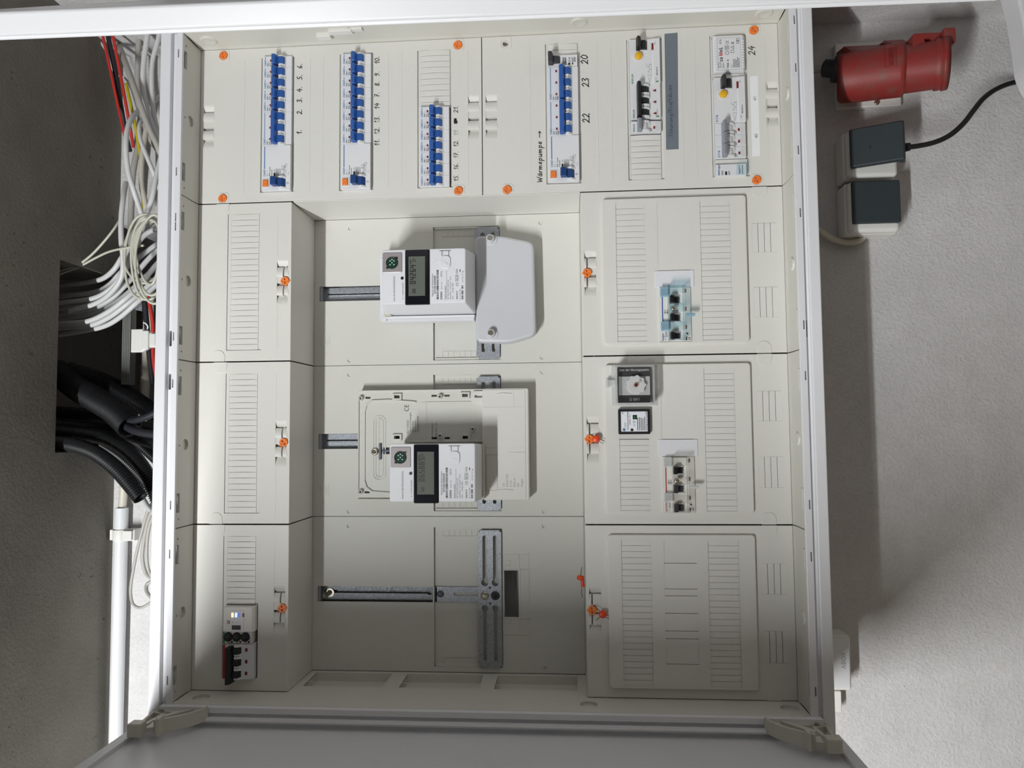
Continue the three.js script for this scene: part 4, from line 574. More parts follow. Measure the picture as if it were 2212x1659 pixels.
// ---------- selective main switches under clear covers ----------
function mainSwitch(U, V, pole, label, cover, coverLabel, stripe, logo, leverMats) {
  const w = pole * 3, zb = 9.5, o = thing('main_switch', label, 'main switch', [U + 23, V - w / 2, 0]);
  part(o, 'body', [...G0(w, [[0, -24], [0, zb], [34, zb], [35, zb - 1], [46, zb - 1.6], [46, -24]], U, V)], M.bodyWarm);
  for (let k = 0; k < 3; k++) {
    const q = V - pole * k;
    part(o, 'lever', sh(U, q, [profV([[14, 8], [13.6, 21], [15, 24], [20, 22.5], [21, 14], [21, 8]], -12.4, -2, 0.5), profV([[20.8, 8], [21, 16], [27, 15], [29, 9]], -11.2, -3, 0.4)]), leverMats[k], 'lever');
    part(o, 'lever_collar', sh(U, q, [profV([[21, 8], [22, 13], [28, 12], [32, 9.4]], -14, -11.8, 0.4), profV([[21, 8], [22, 13], [28, 12], [32, 9.4]], -2.8, -0.8, 0.4)]), M.clip);
    part(o, 'indicator', [bx(U + 36, q - pole + 3, 7, U + 39.4, q - pole + 8.6, 8.9)], stripe === '#2a5fa8' ? M.flag : M.black, 'small indicator');
  }
  printed(o, 'printed_label', U + 1, V - w + 1, U + 13, V - 0.6, zb + 0.14, (g, W2) => { T(g, logo, 0.6, 4.6, logo === 'hager' ? 4.2 : 3.4, { weight: 'bold', color: stripe }); g.fillStyle = stripe; g.fillRect(15, 2.6, W2 - 17, 1.6); T(g, 'S50', 1, 8, 2.2); g.fillStyle = '#444'; seed = 6; tiny(g, 6, 7, 8, 2, 1.6); for (let k = 0; k < 3; k++) { g.fillRect(40, 6.2 + k * 1.9, 7, 0.5); g.fillRect(42, 5.8 + k * 1.9, 1.2, 1.2); } });
  printed(o, 'printed_label', U + 34.8, V - 22, U + 45.8, V - 0.6, zb - 0.8, (g) => { T(g, 'CE', 1, 9.4, 3.8, { weight: 'bold' }); g.fillStyle = '#222'; g.fillRect(1, 1.4, 5, 3.4); g.beginPath(); g.moveTo(9, 6); g.lineTo(12, 2); g.lineTo(12, 6); g.fill(); });
  const z1 = 25, t = 1.3, u0 = U + 0.8, u1 = U + 36, v1 = V - 1, v0 = V - w, g = [];
  // the clear sealing cover: three bridges and rails, open over the levers
  g.push(bx(u0 + 11, v0, zb, u0 + 11 + t, v1, z1), bx(u1 - t, v0, zb, u1, v1, z1), bx(u0 + 11, v0, zb, u1, v0 + t, z1), bx(u0 + 11, v1 - t, zb, u1, v1, z1));
  for (let k = 0; k < 3; k++) { const b0 = k < 2 ? V - pole * k - pole + 1 : v0; if (k !== 0 || true) g.push(bx(u0 + 12, b0 - (k === 2 ? 0 : 1), z1 - t, u1, V - pole * k - 14.6, z1)); }
  part(o, 'clear_cover', g, cover, coverLabel);
  part(o, 'clear_ribs', [...[0, 2].map((k) => { const c = V - w + (k ? 54 : 4); return [0, 1, 2].map((i) => bx(u0, c + i * 4, zb, u0 + 11, c + 1.6 + i * 4, 16, 0.5)); }).flat(), bx(u0, V - w + 1, 15, u0 + 11, V - w + 16, 16.2), bx(u0, V - w + 52, 15, u0 + 11, V - w + 66, 16.2), bx(u1, V - pole * 1 - 12, z1 - 6, u1 + 14, V - pole * 1 - 9.4, z1 - 1, 0.6), bx(u1 + 2, V - pole * 1 - 13, z1 - 5, u1 + 13, V - pole * 1 - 8, z1 - 3.6)], cover === M.clear ? M.frosted : M.frostedBlue, 'clear ribs and sealing tab');
  part(o, 'cover_screw', [lathe([[0, 0.8], [2.4, 1], [3.6, 0.5], [3.6, 0]], [U + 18, V - pole - 20, z1 - 4], [U + 18, V - pole - 20, z1 + 0.6]), bx(U + 16, V - pole - 20.4, z1 + 0.4, U + 20, V - pole - 19.6, z1 + 0.9)], M.steel, 'steel sealing screw');
}
mainSwitch(713.9, 481.1, 27, 'three-pole main switch under a light blue clear sealing cover', M.clearBlue, 'light blue clear cover', '#2a5fa8', 'hager', [M.black, M.black, M.black]);
mainSwitch(713.9, 731.1, 27, 'three-pole main switch under a colourless clear sealing cover', M.clear, 'colourless clear cover', '#b5402c', 'INTERNEO', [M.charcoal, M.charcoal, M.black]);
{
  const o = thing('timer_relay', 'black and grey device with a white dial under a clear box', 'relay', [674, 545, 6]);
  part(o, 'body', [bx(651, 519, 6.2, 697, 571, 18, 1)], M.charcoal);
  part(o, 'face_plate', [bx(651.6, 532.5, 17, 697, 560, 19, 0.6)], M.faceplate, 'grey face plate');
  part(o, 'dial', [lathe([[0, 0.55], [3, 0.55], [3.4, 0.8], [6, 0.75], [12, 0.9], [13.6, 0.7], [14, 0]], [676, 545.6, 18.6], [676, 545.6, 26]), ...Array.from({ length: 9 }, (_, k) => cyl(676 + 11.7 * Math.cos(k * 0.698), 545.6 + 11.7 * Math.sin(k * 0.698), 19, 24.8, 2.9))], M.clip, 'white toothed dial');
  part(o, 'dial_axle', [cyl(676, 545.6, 22, 26.6, 3.4), cyl(681.5, 540.4, 24, 26.8, 2.2)], M.hinge);
  part(o, 'dial_bore', [cyl(676, 545.6, 26.4, 26.9, 2.6)], M.flag);
  printed(o, 'printed_label', 652, 561, 696, 570.6, 18.2, () => 0);
  printed(o, 'printed_label', 652, 519.6, 662, 570, 18.3, () => 0);
  const put = (u0, v0, u1, v1, s, size) => printed(o, 'printed_label', u0, v0, u1, v1, 18.25, (g, w, h) => { g.save(); g.translate(w / 2, h / 2); g.rotate(Math.PI / 2); T(g, s, 0, size * 0.36, size, { color: '#f0f0f0', align: 'center' }); g.restore(); });
  put(654, 561.5, 695, 570.2, 'U 841', 6); put(652, 520.2, 696, 525.6, 'Über der Montageplatte', 4.2);
  const z0 = 6.4, z1 = 34, t = 1.4;
  part(o, 'clear_box', [bx(648, 519, z1 - t, 700, 572, z1)], M.clear, 'clear front of the box');
  part(o, 'clear_wall', [ext(rectPts(646, 517, 702, 574, 3), z0, z1, 0.5, [rectPts(648, 519, 700, 572, 2)]), bx(701, 519, z0, 706, 521, z0 + 5), bx(642, 516, z0, 649, 575, z0 + t), bx(699, 516, z0, 708, 575, z0 + t), bx(634, 537, z0 + 4, 648, 548, z0 + 9, 1.5), bx(633, 536, z0 + 3, 637, 549, z0 + 11, 1)], M.frosted, 'clear walls with sealing tab');
}
{
  const o = thing('control_receiver', 'small black-framed receiver with a white printed label below the dial device', 'receiver', [674, 598, 6]);
  part(o, 'body', [ext(rectPts(650.6, 580.2, 696.6, 617, 1.5), 5.4, 14, 0.8, [rectPts(653, 583, 693.6, 614.4, 1)]), bx(652, 582, 6, 695, 615.4, 12.6)], M.black);
  printed(o, 'printed_label', 653.2, 583.2, 693.4, 614.2, 12.75, (g, w, h) => {
    g.fillStyle = '#eef0f6'; g.fillRect(0, 0, w, h); g.fillStyle = '#6f86a8'; g.save(); g.translate(4, 5.6); g.rotate(0.6); g.fillRect(-2, -2, 4, 4); g.restore(); T(g, 'estw', 7, 8.4, 3.6, { color: '#666' }); T(g, 'Rundsteuerempfänger', 4, 12, 2.5, { weight: 'bold' }); T(g, 'LCR130   V1.7', 11, 15, 2.4, { weight: 'bold' }); T(g, 'F1', 27, 5, 3, { weight: 'bold' });
    g.fillStyle = '#101812'; g.fillRect(19, 18.4, 6.4, 6.2); g.fillStyle = '#2f9a4c'; g.fillRect(20.4, 20.2, 3, 1.6); g.fillStyle = '#111'; g.beginPath(); g.arc(3.6, 17, 2.1, 0, 7); g.fill(); T(g, 'CE', 9, 21.4, 3); g.strokeRect(14, 19, 2.4, 2.4); g.fillStyle = '#222'; seed = 2; tiny(g, 3, 24.6, 24, 5, 2.6, 1.2); T(g, 'Sonntag 12x1h 1/2/2006', 3, 39, 2.4, { weight: 'bold' });
  });
}

// ---------- meters ----------
function meterFront(o, u, v0, v1, z, serial, reading, place, year) {  // u: upper edge of the front; the front is 129 long
  const o2 = o;
  part(o2, 'optical_port', [ext(rectPts(u + 1, v0 + 4, u + 31.5, v0 + 35, 2), z - 1, z + 1.4, 0.6)], M.optic, 'square grey plate of the optical port');
  part(o2, 'port_ring', [lathe([[7.4, 0], [8.6, 1], [9.4, 1], [9.4, 0]], [u + 16, v0 + 20, z + 1], [u + 16, v0 + 20, z + 2.2]), bx(u + 21, v0 + 11, z + 1, u + 25, v0 + 14, z + 2), bx(u + 7, v0 + 26, z + 1, u + 11, v0 + 29, z + 2)], M.black);
  part(o2, 'port_window', [cyl(u + 16, v0 + 20, z, z + 1.8, 8.6), ...[0, 1, 2, 3, 4, 5].map((k) => cyl(u + 16 + 4 * Math.cos(k * 1.05), v0 + 20 + 4 * Math.sin(k * 1.05), z + 1.6, z + 2, 0.1))], M.port, 'dark green port window');
  part(o2, 'port_contact', [[-3, -3], [3, -3], [-3, 3], [3, 3], [0, 0], [0, -5]].map(([a, b]) => cyl(u + 16 + a, v0 + 20 + b, z + 1.6, z + 2.1, 0.9, 0.9, 10)), M.paper, 'small white dots');
  part(o2, 'pulse_lamp', [cyl(u + 31.5, v0 + 44, z - 0.4, z + 0.8, 2.3)], M.black, 'round black pulse lamp');
  printed(o2, 'printed_label', u + 12, v0 + 40, u + 36, v1 - 0.6, z + 0.14, (g, w) => { T(g, 'Server-ID: 0A01495352000353DCD6', 3, 8.4, 3.6, { color: '#555', stretch: 0.72 }); T(g, 'Rʟ = 10 000 Imp/kWh', 6, 21.6, 3, { color: '#555', stretch: 0.9 }); });
  part(o2, 'display_frame', [profV([[u + 36.4, z - 4], [u + 36.4, z + 1.6], [u + 38, z + 3], [u + 72, z + 3], [u + 74, z + 1.6], [u + 74, z - 4]], v0 + 0.6, v1 + 2.6, 1)], M.lcdFrame, 'glossy black display surround');
  const lcd = part(o2, 'display', [bx(u + 42, v0 + 11.4, z + 2, u + 67.6, v1 - 10.6, z + 3.15)], M.lcd, 'grey liquid crystal display');
  printed(lcd, 'display_digits', u + 42.6, v0 + 12, u + 67, v1 - 11, z + 3.3, (g, w, h) => { g.fillStyle = '#1c1f1b'; digits(g, reading, w * 0.3, 1.6, 4.6, 9.2, 1.6); digits(g, '180', 2.4, 5.4, 2.2, 5, 0.7); T(g, 'L1', 2.4, 3.6, 2.4); T(g, 'kWh', w - 11, 4, 3.4, { weight: 'bold' }); T(g, 'OBIS', w - 8, 7.6, 2.6, { weight: 'bold' }); g.fillRect(w - 8, 9.2, 3, 1); g.fillRect(w - 4, 9.2, 1, 1); });
  printed(o2, 'printed_label', u + 75, v0 + 1, u + 127, v1 - 0.6, z + 0.14, (g, w, h) => {
    T(g, 'Eigentum des Netzbetreibers', 9, 4.6, 3.4, { color: '#444', stretch: 0.8 }); T(g, serial, 13, 8.6, 4.2, { weight: 'bold', stretch: 0.9 }); g.fillStyle = '#1c1c1e'; seed = 17; bars(g, 4, 9.8, 46, 3.2); T(g, 'ISKRA', 4, 18.6, 4.4, { weight: 'bold' }); T(g, 'Made in EU', 20, 18.4, 2.2); T(g, '2010', 39, 18.6, 4, { color: '#555' });
    T(g, 'Drehstromzähler', 4, 24.4, 3.3, { color: '#444', stretch: 0.85 }); g.fillRect(4, 25.2, 44, 0.3); T(g, 'eHZ  Type MT681-D4A51-K0p', 4, 28.6, 2.9, { stretch: 0.8 }); T(g, '3x230/400 V   0,25-5(63) A   50 Hz', 4, 32.2, 2.9, { stretch: 0.82 }); T(g, 'Wh/V       (Schltg. 4000)', 4, 35.8, 2.9, { stretch: 0.85 }); T(g, 'DIN/43713', 4, 42.4, 3.2, { weight: 'bold', color: '#555', stretch: 0.8 }); T(g, 'CE', 24, 43, 5.2); g.strokeStyle = '#333'; g.lineWidth = 0.35; g.strokeRect(32, 38.6, 9, 4.6); T(g, 'M10', 32.8, 42.6, 4, { color: '#555' }); T(g, '1304', 42, 42.6, 4, { color: '#555' });
    T(g, 'Nr. 10 353 0606', 4, 46.8, 2.6, { stretch: 0.85 }); bars(g, 4, 48, 14, 3); bars(g, 20, 48, 5, 3); T(g, '-40 °C bis +70 °C', 30, 51, 2.6, { stretch: 0.8 }); g.fillRect(46, 45.4, 4, 1.2); g.fillRect(46, 50, 1.6, 1); });
  part(o2, 'seal_flap', [ext(rectPts(u + 91, v0 + 11, u + 106.5, v0 + 31, 6), z - 0.2, z + 2.2, 0.8), ext(circPts(u + 99, v0 + 24, 2.6), z + 2, z + 2.8, 0.3)], M.clip, 'white sealing flap');
  part(o2, 'flap_gap', [bx(u + 89.6, v0 + 2.6, z - 0.2, u + 107, v0 + 3.4, z + 0.35), bx(u + 93, v0 + 3.4, z - 0.2, u + 93.8, v0 + 10.4, z + 0.35), bx(u + 103.4, v0 + 3.4, z - 0.2, u + 104.2, v0 + 10.4, z + 0.35)], M.charcoal);
}
function taper(u0, v0, u1, v1, zb, a0, b0, a1, b1, zf) {        // block that narrows from its base to its front, edges eased
  const ring = (q, z, r) => rectPts(...q, r).map(([u, v]) => [u, v, z]), R = [ring([u0, v0, u1, v1], zb, 3), ring([a0 - 0.6, b0 - 0.6, a1 + 0.6, b1 + 0.6], zf - 1, 3), ring([a0 + 0.3, b0 + 0.3, a1 - 0.3, b1 - 0.3], zf, 2.6)], P = [], tri = (a, b, c) => [a, b, c].forEach((p) => P.push(p[0] * K, -p[1] * K, p[2] * K)), n = R[0].length;
  for (let k = 0; k < 2; k++) for (let i = 0; i < n; i++) { const j = (i + 1) % n; tri(R[k][i], R[k + 1][i], R[k][j]); tri(R[k][j], R[k + 1][i], R[k + 1][j]); }
  for (let i = 1; i < n - 1; i++) tri(R[2][0], R[2][i + 1], R[2][i]);
  const g = new THREE.BufferGeometry(); g.setAttribute('position', new THREE.Float32BufferAttribute(P, 3)); g.setAttribute('uv', new THREE.Float32BufferAttribute(new Float32Array(P.length / 3 * 2), 2)); g.computeVertexNormals();
  return g;
}
{
  const o = thing('electricity_meter', 'white electronic meter showing 04264 with a seal wire, hung beside the big terminal cover', 'meter', [350, 375, -95]);
  part(o, 'base_frame', [profU([[322, -95], [322, -66], [428, -66], [432, -74], [432, -95]], 275, 428, 0.8), bx(275, 328, -80, 286, 431, -63, 1.5), bx(284, 424.5, -70, 430, 428.5, -60, 1)], M.clip);
  part(o, 'body', [taper(282, 325, 431, 423, -66, 294.5, 331.5, 423.5, 414.5, 0)], M.clip);
  part(o, 'corner_notch', [ext([[283, 415], [296, 424.4], [283, 424.4]], -60, -57)], M.hinge);
  meterFront(o, 294.5, 331.5, 414.5, 0, '331330-5303606', '04264', 0);
  part(o, 'seal_wire', [tube([[384, 337, 4], [394, 351, 5], [406, 364, 5], [414, 378, 4]], 0.3), tube([[374, 354, 4], [382, 350, 5], [394, 356, 6], [400, 364, 5], [392, 368, 5], [386, 362, 4]], 0.35)], M.clear, 'thin clear seal wire');
  const c = thing('terminal_cover', 'large white terminal cover with two sealing screws under the first meter', 'cover', [478, 382, -95]);
  const pts = [[430, 296], [472, 297], [522, 309], [524, 454], [486, 466], [431, 464]];
  part(c, 'shell', [ext(roundPts(pts.map(([u, v]) => [u + (u > 500 ? 3.5 : 0), v + (v > 400 ? 4 : -1)]), 11), -95.4, -66, 4)], M.capWhite);
  for (const v of [302, 455]) { const s = part(c, 'screw_post', [lathe([[0, 1], [5.6, 1], [6.4, 0.9], [7, 0]], [456, v, -67], [456, v, -56]), ext(circPts(458, v + 1, 9, 24), -67, -64.6, 0.6)], M.capWhite); part(s, 'sealing_screw', [lathe([[0, 0.7], [3.6, 0.7], [4.2, 1], [4.6, 0.6], [4.6, 0]], [456, v, -56.4], [456, v, -55.2]), bx(452.8, v - 0.5, -55.8, 459.2, v + 0.5, -55)], M.steel, 'slotted steel screw'); }
}
{
  const o = thing('meter_adapter', 'wide cream meter adapter plate with long slot and a connection block', 'adapter plate', [370, 631, -95]);
  const u0 = 234, u1 = 514, v0 = 543, v1 = 721, zf = -84, E = M.plate;
  const slots = [[250, 555], [360, 553], [381, 553], [249, 709], [360, 622], [381, 622]].map(([u, v]) => rectPts(u - 5, v - 2.2, u + 5, v + 2.2));
  const sq = [[299, 554], [411, 553], [299, 620], [411, 621]].map(([u, v]) => rectPts(u - 5, v - 3, u + 5, v + 3));
  part(o, 'plate', [ext(rectPts(u0, v0, 440, v1, 2), -95.4, zf, 0.6, [...slots, ...sq, rectPts(268, 636, 294, 648, 5.5)]), bx(u0, v0, zf - 1, 442, v0 + 1.6, zf + 5, 0.5), bx(u0, v1 - 1.6, zf - 1, 320, v1, zf + 5, 0.5), bx(u0, v0 + 16, zf - 1, u0 + 1.6, v1 - 16, zf + 3, 0.5), ...sq.map((q) => ext(rectPts(q[0][0] - 2.6, q[0][1] - 2.2, q[0][0] + 12.6, q[0][1] + 8.2), zf - 1, zf + 4, 0.4, [q]))], E);
  const ring = (a, b, c, d, r) => ext(rectPts(a, b, c, d, r), zf - 0.2, zf + 1, 0.3, [rectPts(a + 1.4, b + 1.4, c - 1.4, d - 1.4, Math.max(1, r - 1.4))]);
  part(o, 'raised_rim', [ring(258, 584, 280, 690, 10.5), ring(262, 588, 276, 686, 6.6), ext([[246, 578], [249, 568], [258, 562], [285, 561], [330, 564], [330, 562], [285, 558], [257, 559], [246, 566], [243, 578]], zf - 0.2, zf + 3.5, 0.4), ext([[243, 690], [246, 702], [256, 710], [320, 713], [320, 711], [258, 707], [249, 700], [246, 690]], zf - 0.2, zf + 3.5, 0.4), bx(243, 576, zf - 0.2, 246, 692, zf + 2.4, 0.5), bx(318, 626, zf - 0.2, 440, 628.4, zf + 4, 0.5), bx(336, 563, zf - 0.2, 347, 624, zf + 0.7, 0.2), bx(346, 563, zf - 0.2, 424, 564, zf + 1.4), bx(318, 636, zf - 0.2, 432, 637.4, zf + 5, 0.5)], E);
  part(o, 'long_slot', [bx(268.2, 590, zf - 0.1, 268.9, 684, zf + 0.4), ...Array.from({ length: 10 }, (_, k) => bx(269, 592 + k * 10, zf - 0.1, 274, 592.5 + k * 10, zf + 0.25))], M.hinge);
  part(o, 'screw_boss', [[239, 556], [239, 708], [370, 554.5], [370, 618], [423, 608]].map(([u, v]) => lathe([[1.6, 0.5], [1.8, 1], [3.8, 1], [4.2, 0]], [u, v, zf - 1], [u, v, zf + 6])), E);
  
  part(o, 'fixing_screw', [lathe([[0, 0.4], [2.4, 0.5], [3, 1], [5, 0.9], [6, 0.5], [6, 0]], [262, 643, zf - 1], [262, 643, zf + 5])], M.steel, 'steel fixing screw');
  part(o, 'fixing_hook', [bx(269, 630, zf - 1, 273, 656, zf + 4, 1), rod([274, 642, zf], [294, 642, zf - 1], 2.4)], M.zincDark, 'dark metal hook');
  // connection block
  part(o, 'connection_block', [ext(rectPts(440, v0, u1, v1, 3), -95.4, -72, 1.5), ext(rectPts(440, v0 + 2, u1 - 5, v1 - 2, 2), -72.6, -71, 0.4), bx(482, 645, -72, 508, 646.6, -70, 0.3), bx(441, 573, -71.2, 505, 573.6, -70.5), bx(490, 547, -71.2, 490.6, 573, -70.5), bx(441, 636.4, -71.2, 506, 637, -70.6), ext([[463, 552], [473, 549.6], [488, 551.6], [488, 553], [463, 553.2]], -72, -69.6, 0.4), ext([[463, 705], [473, 703.4], [489, 704.4], [489, 706], [463, 706.2]], -72, -69.6, 0.4), ext(rectPts(420, 546, 446, 566, 9), zf - 1, zf + 6, 0.8, [rectPts(426, 552, 444, 558, 2.8)])], M.bodyWarm);
  part(o, 'engraved_field', [ext(rectPts(446, 648, 464, 706), -71.2, -70.4, 0.1, [rectPts(446.7, 648.7, 463.3, 705.3)])], M.cableBeige);
  printed(o, 'printed_label', 308, 562, 340, 624, zf + 0.12, (g, w) => { T(g, 'CE', 46, 9.6, 10); T(g, '2KU130000', 8, 10, 4.6, { color: '#555' }); ['Klemmverbindungen', 'überprüfen!', 'Nur Posidriv-', 'Schraubendreher', 'benutzen!'].forEach((s, k) => T(g, s, 12, 14 + k * 4, 3.8, { color: '#444', stretch: 0.9 })); });
  printed(o, 'printed_label', 350, 580, 372, 625, zf + 0.12, (g) => { T(g, 'QAM  FF60391230621', 2, 8, 3.2, { color: '#333', stretch: 0.85 }); T(g, 'DATUM 201011  1330', 2, 14, 3.2, { color: '#333', stretch: 0.85 }); });
  printed(o, 'embossed_text', 470, 660, 506, 704, -70.9, (g) => { ['CA', 'ADAPTER', 'E-PA', 'BKE-A-', 'AG', 'Hager'].forEach((s, k) => T(g, s, 4, 5 + k * 5.8, 5, { color: 'rgba(150,146,136,0.5)' })); });
  const m = thing('electricity_meter', 'white electronic meter showing 065885, clipped onto the adapter plate', 'meter', [370, 672, -78]);
  part(m, 'base_frame', [bx(308, 638.6, -78.5, 438, 716, -62, 2), bx(436, 632, -69.5, 444, 718, -52, 1.5)], M.hinge);
  part(m, 'body', [taper(305, 632, 442, 718, -64, 307, 629.5, 436.5, 715.5, 0)], M.clip);
  meterFront(m, 307.5, 629.5, 715.5, 0, '331330-5303478', '065885', 0);
  part(m, 'edge_clip', [bx(300, 680, -78, 306, 702, -66, 0.6), bx(302, 684, -66, 306, 698, -60)], M.charcoal);
}

// ---------- orange wire seals ----------
[['orange wire seal hanging beside the screw of the cover with the dial device', [1288, 948], 8, [[-14, -10], [-8, 0]]], ['orange wire seal beside the screw of the cover with no device', [1302, 1327], 8, [[-22, -24], [-18, 16]]]].forEach(([label, [x, y], z, ws]) => {
  const p = at(x, y, z), o = thing('wire_seal', label, 'seal', p);
  part(o, 'seal', [lathe([[0, 1], [4.6, 0.95], [5.8, 0.5], [4.8, 0], [0, 0]], [p[0], p[1], z - 2.5], [p[0], p[1], z + 2.5])], M.redOrange);
  const wires = ws.map(([a, b]) => { const q = at(x + a, y + b, -4); return tube([p, [(p[0] + q[0]) / 2, (p[1] + q[1]) / 2 - 1, z - 2], q], 0.5, 4, 6); });
  wires.push(tube([p, at(x + 10, y + 2, 6), at(x + 17, y + 4, 5)], 0.45, 4, 6), tube([p, at(x + 9, y + 7, 6), at(x + 16, y + 10, 5)], 0.45, 4, 6));
  part(o, 'wire', wires, M.wire);
});
{
  const p = at(1256, 1250, -8), o = thing('wire_seal', 'red-orange wire seal hanging in the gap between deep plate and lower cover', 'seal', p), L = (x, y, z) => at(x, y, z);
  part(o, 'seal', [lathe([[0, 0], [3, 0.1], [4, 0.5], [3, 1], [0, 1]], L(1246, 1247, -10), L(1261, 1249, -8)), rod(L(1258, 1250, -9), L(1259, 1267, -10), 2.6)], M.redOrange);
  part(o, 'wire', [tube([L(1257, 1225, -12), L(1255, 1240, -9), L(1257, 1252, -8)], 0.5, 5, 6), tube([L(1258, 1264, -9), L(1256, 1278, -9), L(1258, 1290, -12)], 0.5, 5, 6)], M.wire);
}

// ---------- on the wall under the cabinet ----------
{
  const a = at(1808, 172, -92), b = at(2047, 136, -42), o = thing('power_socket', 'red angled three-phase power socket with hinged lid on a white base', 'power socket', [1065, 40, -150]);
  part(o, 'base_plate', [bx(1033, -34, -150, 1137, 77, -138, 2)], M.socketWhite, 'white base plate');
  part(o, 'plate_screw', [lathe([[0, 0.6], [3.4, 1], [4.6, 0.4], [4.6, 0]], [1097, 70.5, -138.4], [1097, 70.5, -135]), bx(1094, 70, -135.8, 1100, 71, -134.8), ...[lathe([[0, 0.6], [3, 1], [4, 0.4], [4, 0]], [1112, 61, -118], [1112, 66, -117])]], M.steel, 'steel screw');
  const house = part(o, 'housing', [lathe([[0, 0], [33, 0], [37, 0.03], [39, 0.2], [40.5, 0.56], [40.5, 0.6], [38, 0.605], [38, 0.615], [37, 0.62]], a, b, 40), profU([[-20, -139], [64, -139], [65, -118], [66, -90], [60, -76], [30, -70], [6, -84], [-14, -110]], 1034, 1098, 3), profU([[-24, -139], [64, -139], [65, -112], [64, -84], [52, -64], [10, -64], [-16, -100]], 1094, 1128, 3)], M.cee);
  const P = (t, dv = 0, dz = 0) => [a[0] + (b[0] - a[0]) * t, a[1] + (b[1] - a[1]) * t + dv, a[2] + (b[2] - a[2]) * t + dz];
  const dir = [0, 1, 2].map((i) => b[i] - a[i]), len = Math.hypot(...dir), D = dir.map((q) => q / len), e1 = [-D[0] * D[2], -D[1] * D[2], 1 - D[2] * D[2]], l1 = Math.hypot(...e1), E1 = e1.map((q) => q / l1), E2 = [D[1] * E1[2] - D[2] * E1[1], D[2] * E1[0] - D[0] * E1[2], D[0] * E1[1] - D[1] * E1[0]], up = E2[1] < 0 ? 1 : -1;
  const skin = (deg, t, r) => { const q = deg * Math.PI / 180, c = P(t); return [0, 1, 2].map((i) => c[i] + r * (Math.cos(q) * E1[i] + up * Math.sin(q) * E2[i])); }, arc = (t) => { const l = []; for (let k = 0; k <= 10; k++) l.push(skin(-14 + 5.2 * k, t, 40 + 0.6 * (t - 0.43) / 0.1)); return l; };
  part(house, 'name_field', [tube(arc(0.43), 0.8, 4, 6), tube(arc(0.53), 0.8, 4, 6), tube([skin(-14, 0.43, 40), skin(-14, 0.53, 40.6)], 0.8, 4, 6), tube([skin(38, 0.43, 40), skin(38, 0.53, 40.6)], 0.8, 4, 6)], M.cee);
  printed(house, 'embossed_text', 0, 0, 11, 37, 0, (g) => T(g, 'MENNEKES', 1, 8.6, 7, { weight: 'bold', color: '#7e2320', stretch: 0.86 }), null, (s, t) => skin(-13 + 50 * s, 0.435 + 0.09 * t, 40.9));
  part(o, 'collar', [lathe([[34, 0.6], [36, 0.63], [36, 0.88], [38.4, 0.885], [38.4, 0.93], [37.4, 0.935], [37.4, 0.945], [40, 0.95], [39, 1.0], [0, 1.01]], a, b, 40)], M.cee, 'round collar with lid');
  part(o, 'lid_hinge', [ext(rectPts(P(0.62)[0], P(0.7)[1] - 42, P(0.9)[0], P(0.7)[1] - 10, 5), P(0.7)[2] - 14, P(0.7)[2] + 27, 1.5, [rectPts(P(0.73)[0], P(0.7)[1] - 34, P(0.81)[0], P(0.7)[1] - 19)]), bx(P(0.9)[0], P(0.9)[1] - 44, P(0.9)[2] - 12, P(1.02)[0], P(0.9)[1] - 20, P(0.9)[2] + 28, 3), rod(P(0.87, -40, -10), P(0.87, -6, 34), 5)], M.cee, 'hinge of the lid');
  part(o, 'cable_gland', [lathe([[9, 0], [14, 0.1], [14, 0.6], [21, 0.62], [21, 1], [16, 1]], [1000, 22, -108], [1026, 30, -98])], M.charcoal, 'dark cable gland');
  only('cable', 'thick grey cable running from the cabinet into the red socket', 'cable', [tube([[930, 20, -120], [970, 20, -118], [1002, 22, -110]], 6)], M.cableGrey, [970, 20, -118]);
}
function outlet(v0, v1, label, open) {
  const o = thing('wall_socket', label, 'socket', [1072, (v0 + v1) / 2, -150]), u0 = 1030, u1 = 1112;
  part(o, 'housing', [bx(u0, v0, -150, u1, v1, -112, 5), bx(u0 + 2, v0 + 1, -120, u1 - 1, v1 - 1, -100, 7)], M.socketWhite);
  if (!open) part(o, 'lid', [bx(u0 + 6, v0 + 2.5, -106, u1 - 2, v1 - 14, -93, 3)], M.slate, 'closed slate grey lid');
  else {
    const g = bx(0, v0 + 2.5, -6, u1 - u0 - 4, v1 - 14, 6, 3), g2 = bx(70, v0 + 2.9, -14, u1 - u0 - 3.4, v1 - 14.4, 4.6, 2);
    for (const q of [g, g2]) { q.rotateY(-0.42); q.translate((u0 + 5) * K, 0, -97 * K); }
    part(o, 'lid', [g, g2], M.slate, 'slate grey lid lifted by the plug');
    part(o, 'socket_well', [ext(circPts(1078, (v0 + v1) / 2 - 4, 22, 28), -101, -99.4, 0.3, [circPts(1078, (v0 + v1) / 2 - 4, 18, 28)])], M.socketWhite);
  }
  return o;
}
outlet(130, 209, 'white wall socket with its slate grey lid lifted over a black plug', true);
outlet(214, 299, 'white wall socket with a closed slate grey lid', false);
{
  const px = [[1962, 318, -82], [1985, 315, -82], [2020, 307, -80], [2052, 292, -78], [2080, 268, -76], [2102, 240, -84], [2125, 212, -100], [2155, 191, -116], [2195, 177, -130], [2240, 172, -136]].map((q) => at(...q));
  const p = at(1940, 321, -86), q = at(1966, 317, -82), o = thing('power_plug', 'black plug in the opened wall socket, its black cable curving away', 'plug', p);
  part(o, 'plug', [lathe([[0, 0], [17, 0.02], [17, 0.34], [9, 0.4], [8, 0.75], [6, 0.8], [6, 1], [0, 1]], [1062, p[1] - 2, -96], q), rod(p, q, 8, 6)], M.rubber);
  part(o, 'cable', [tube(px, 4, 10, 12)], M.rubber);
}
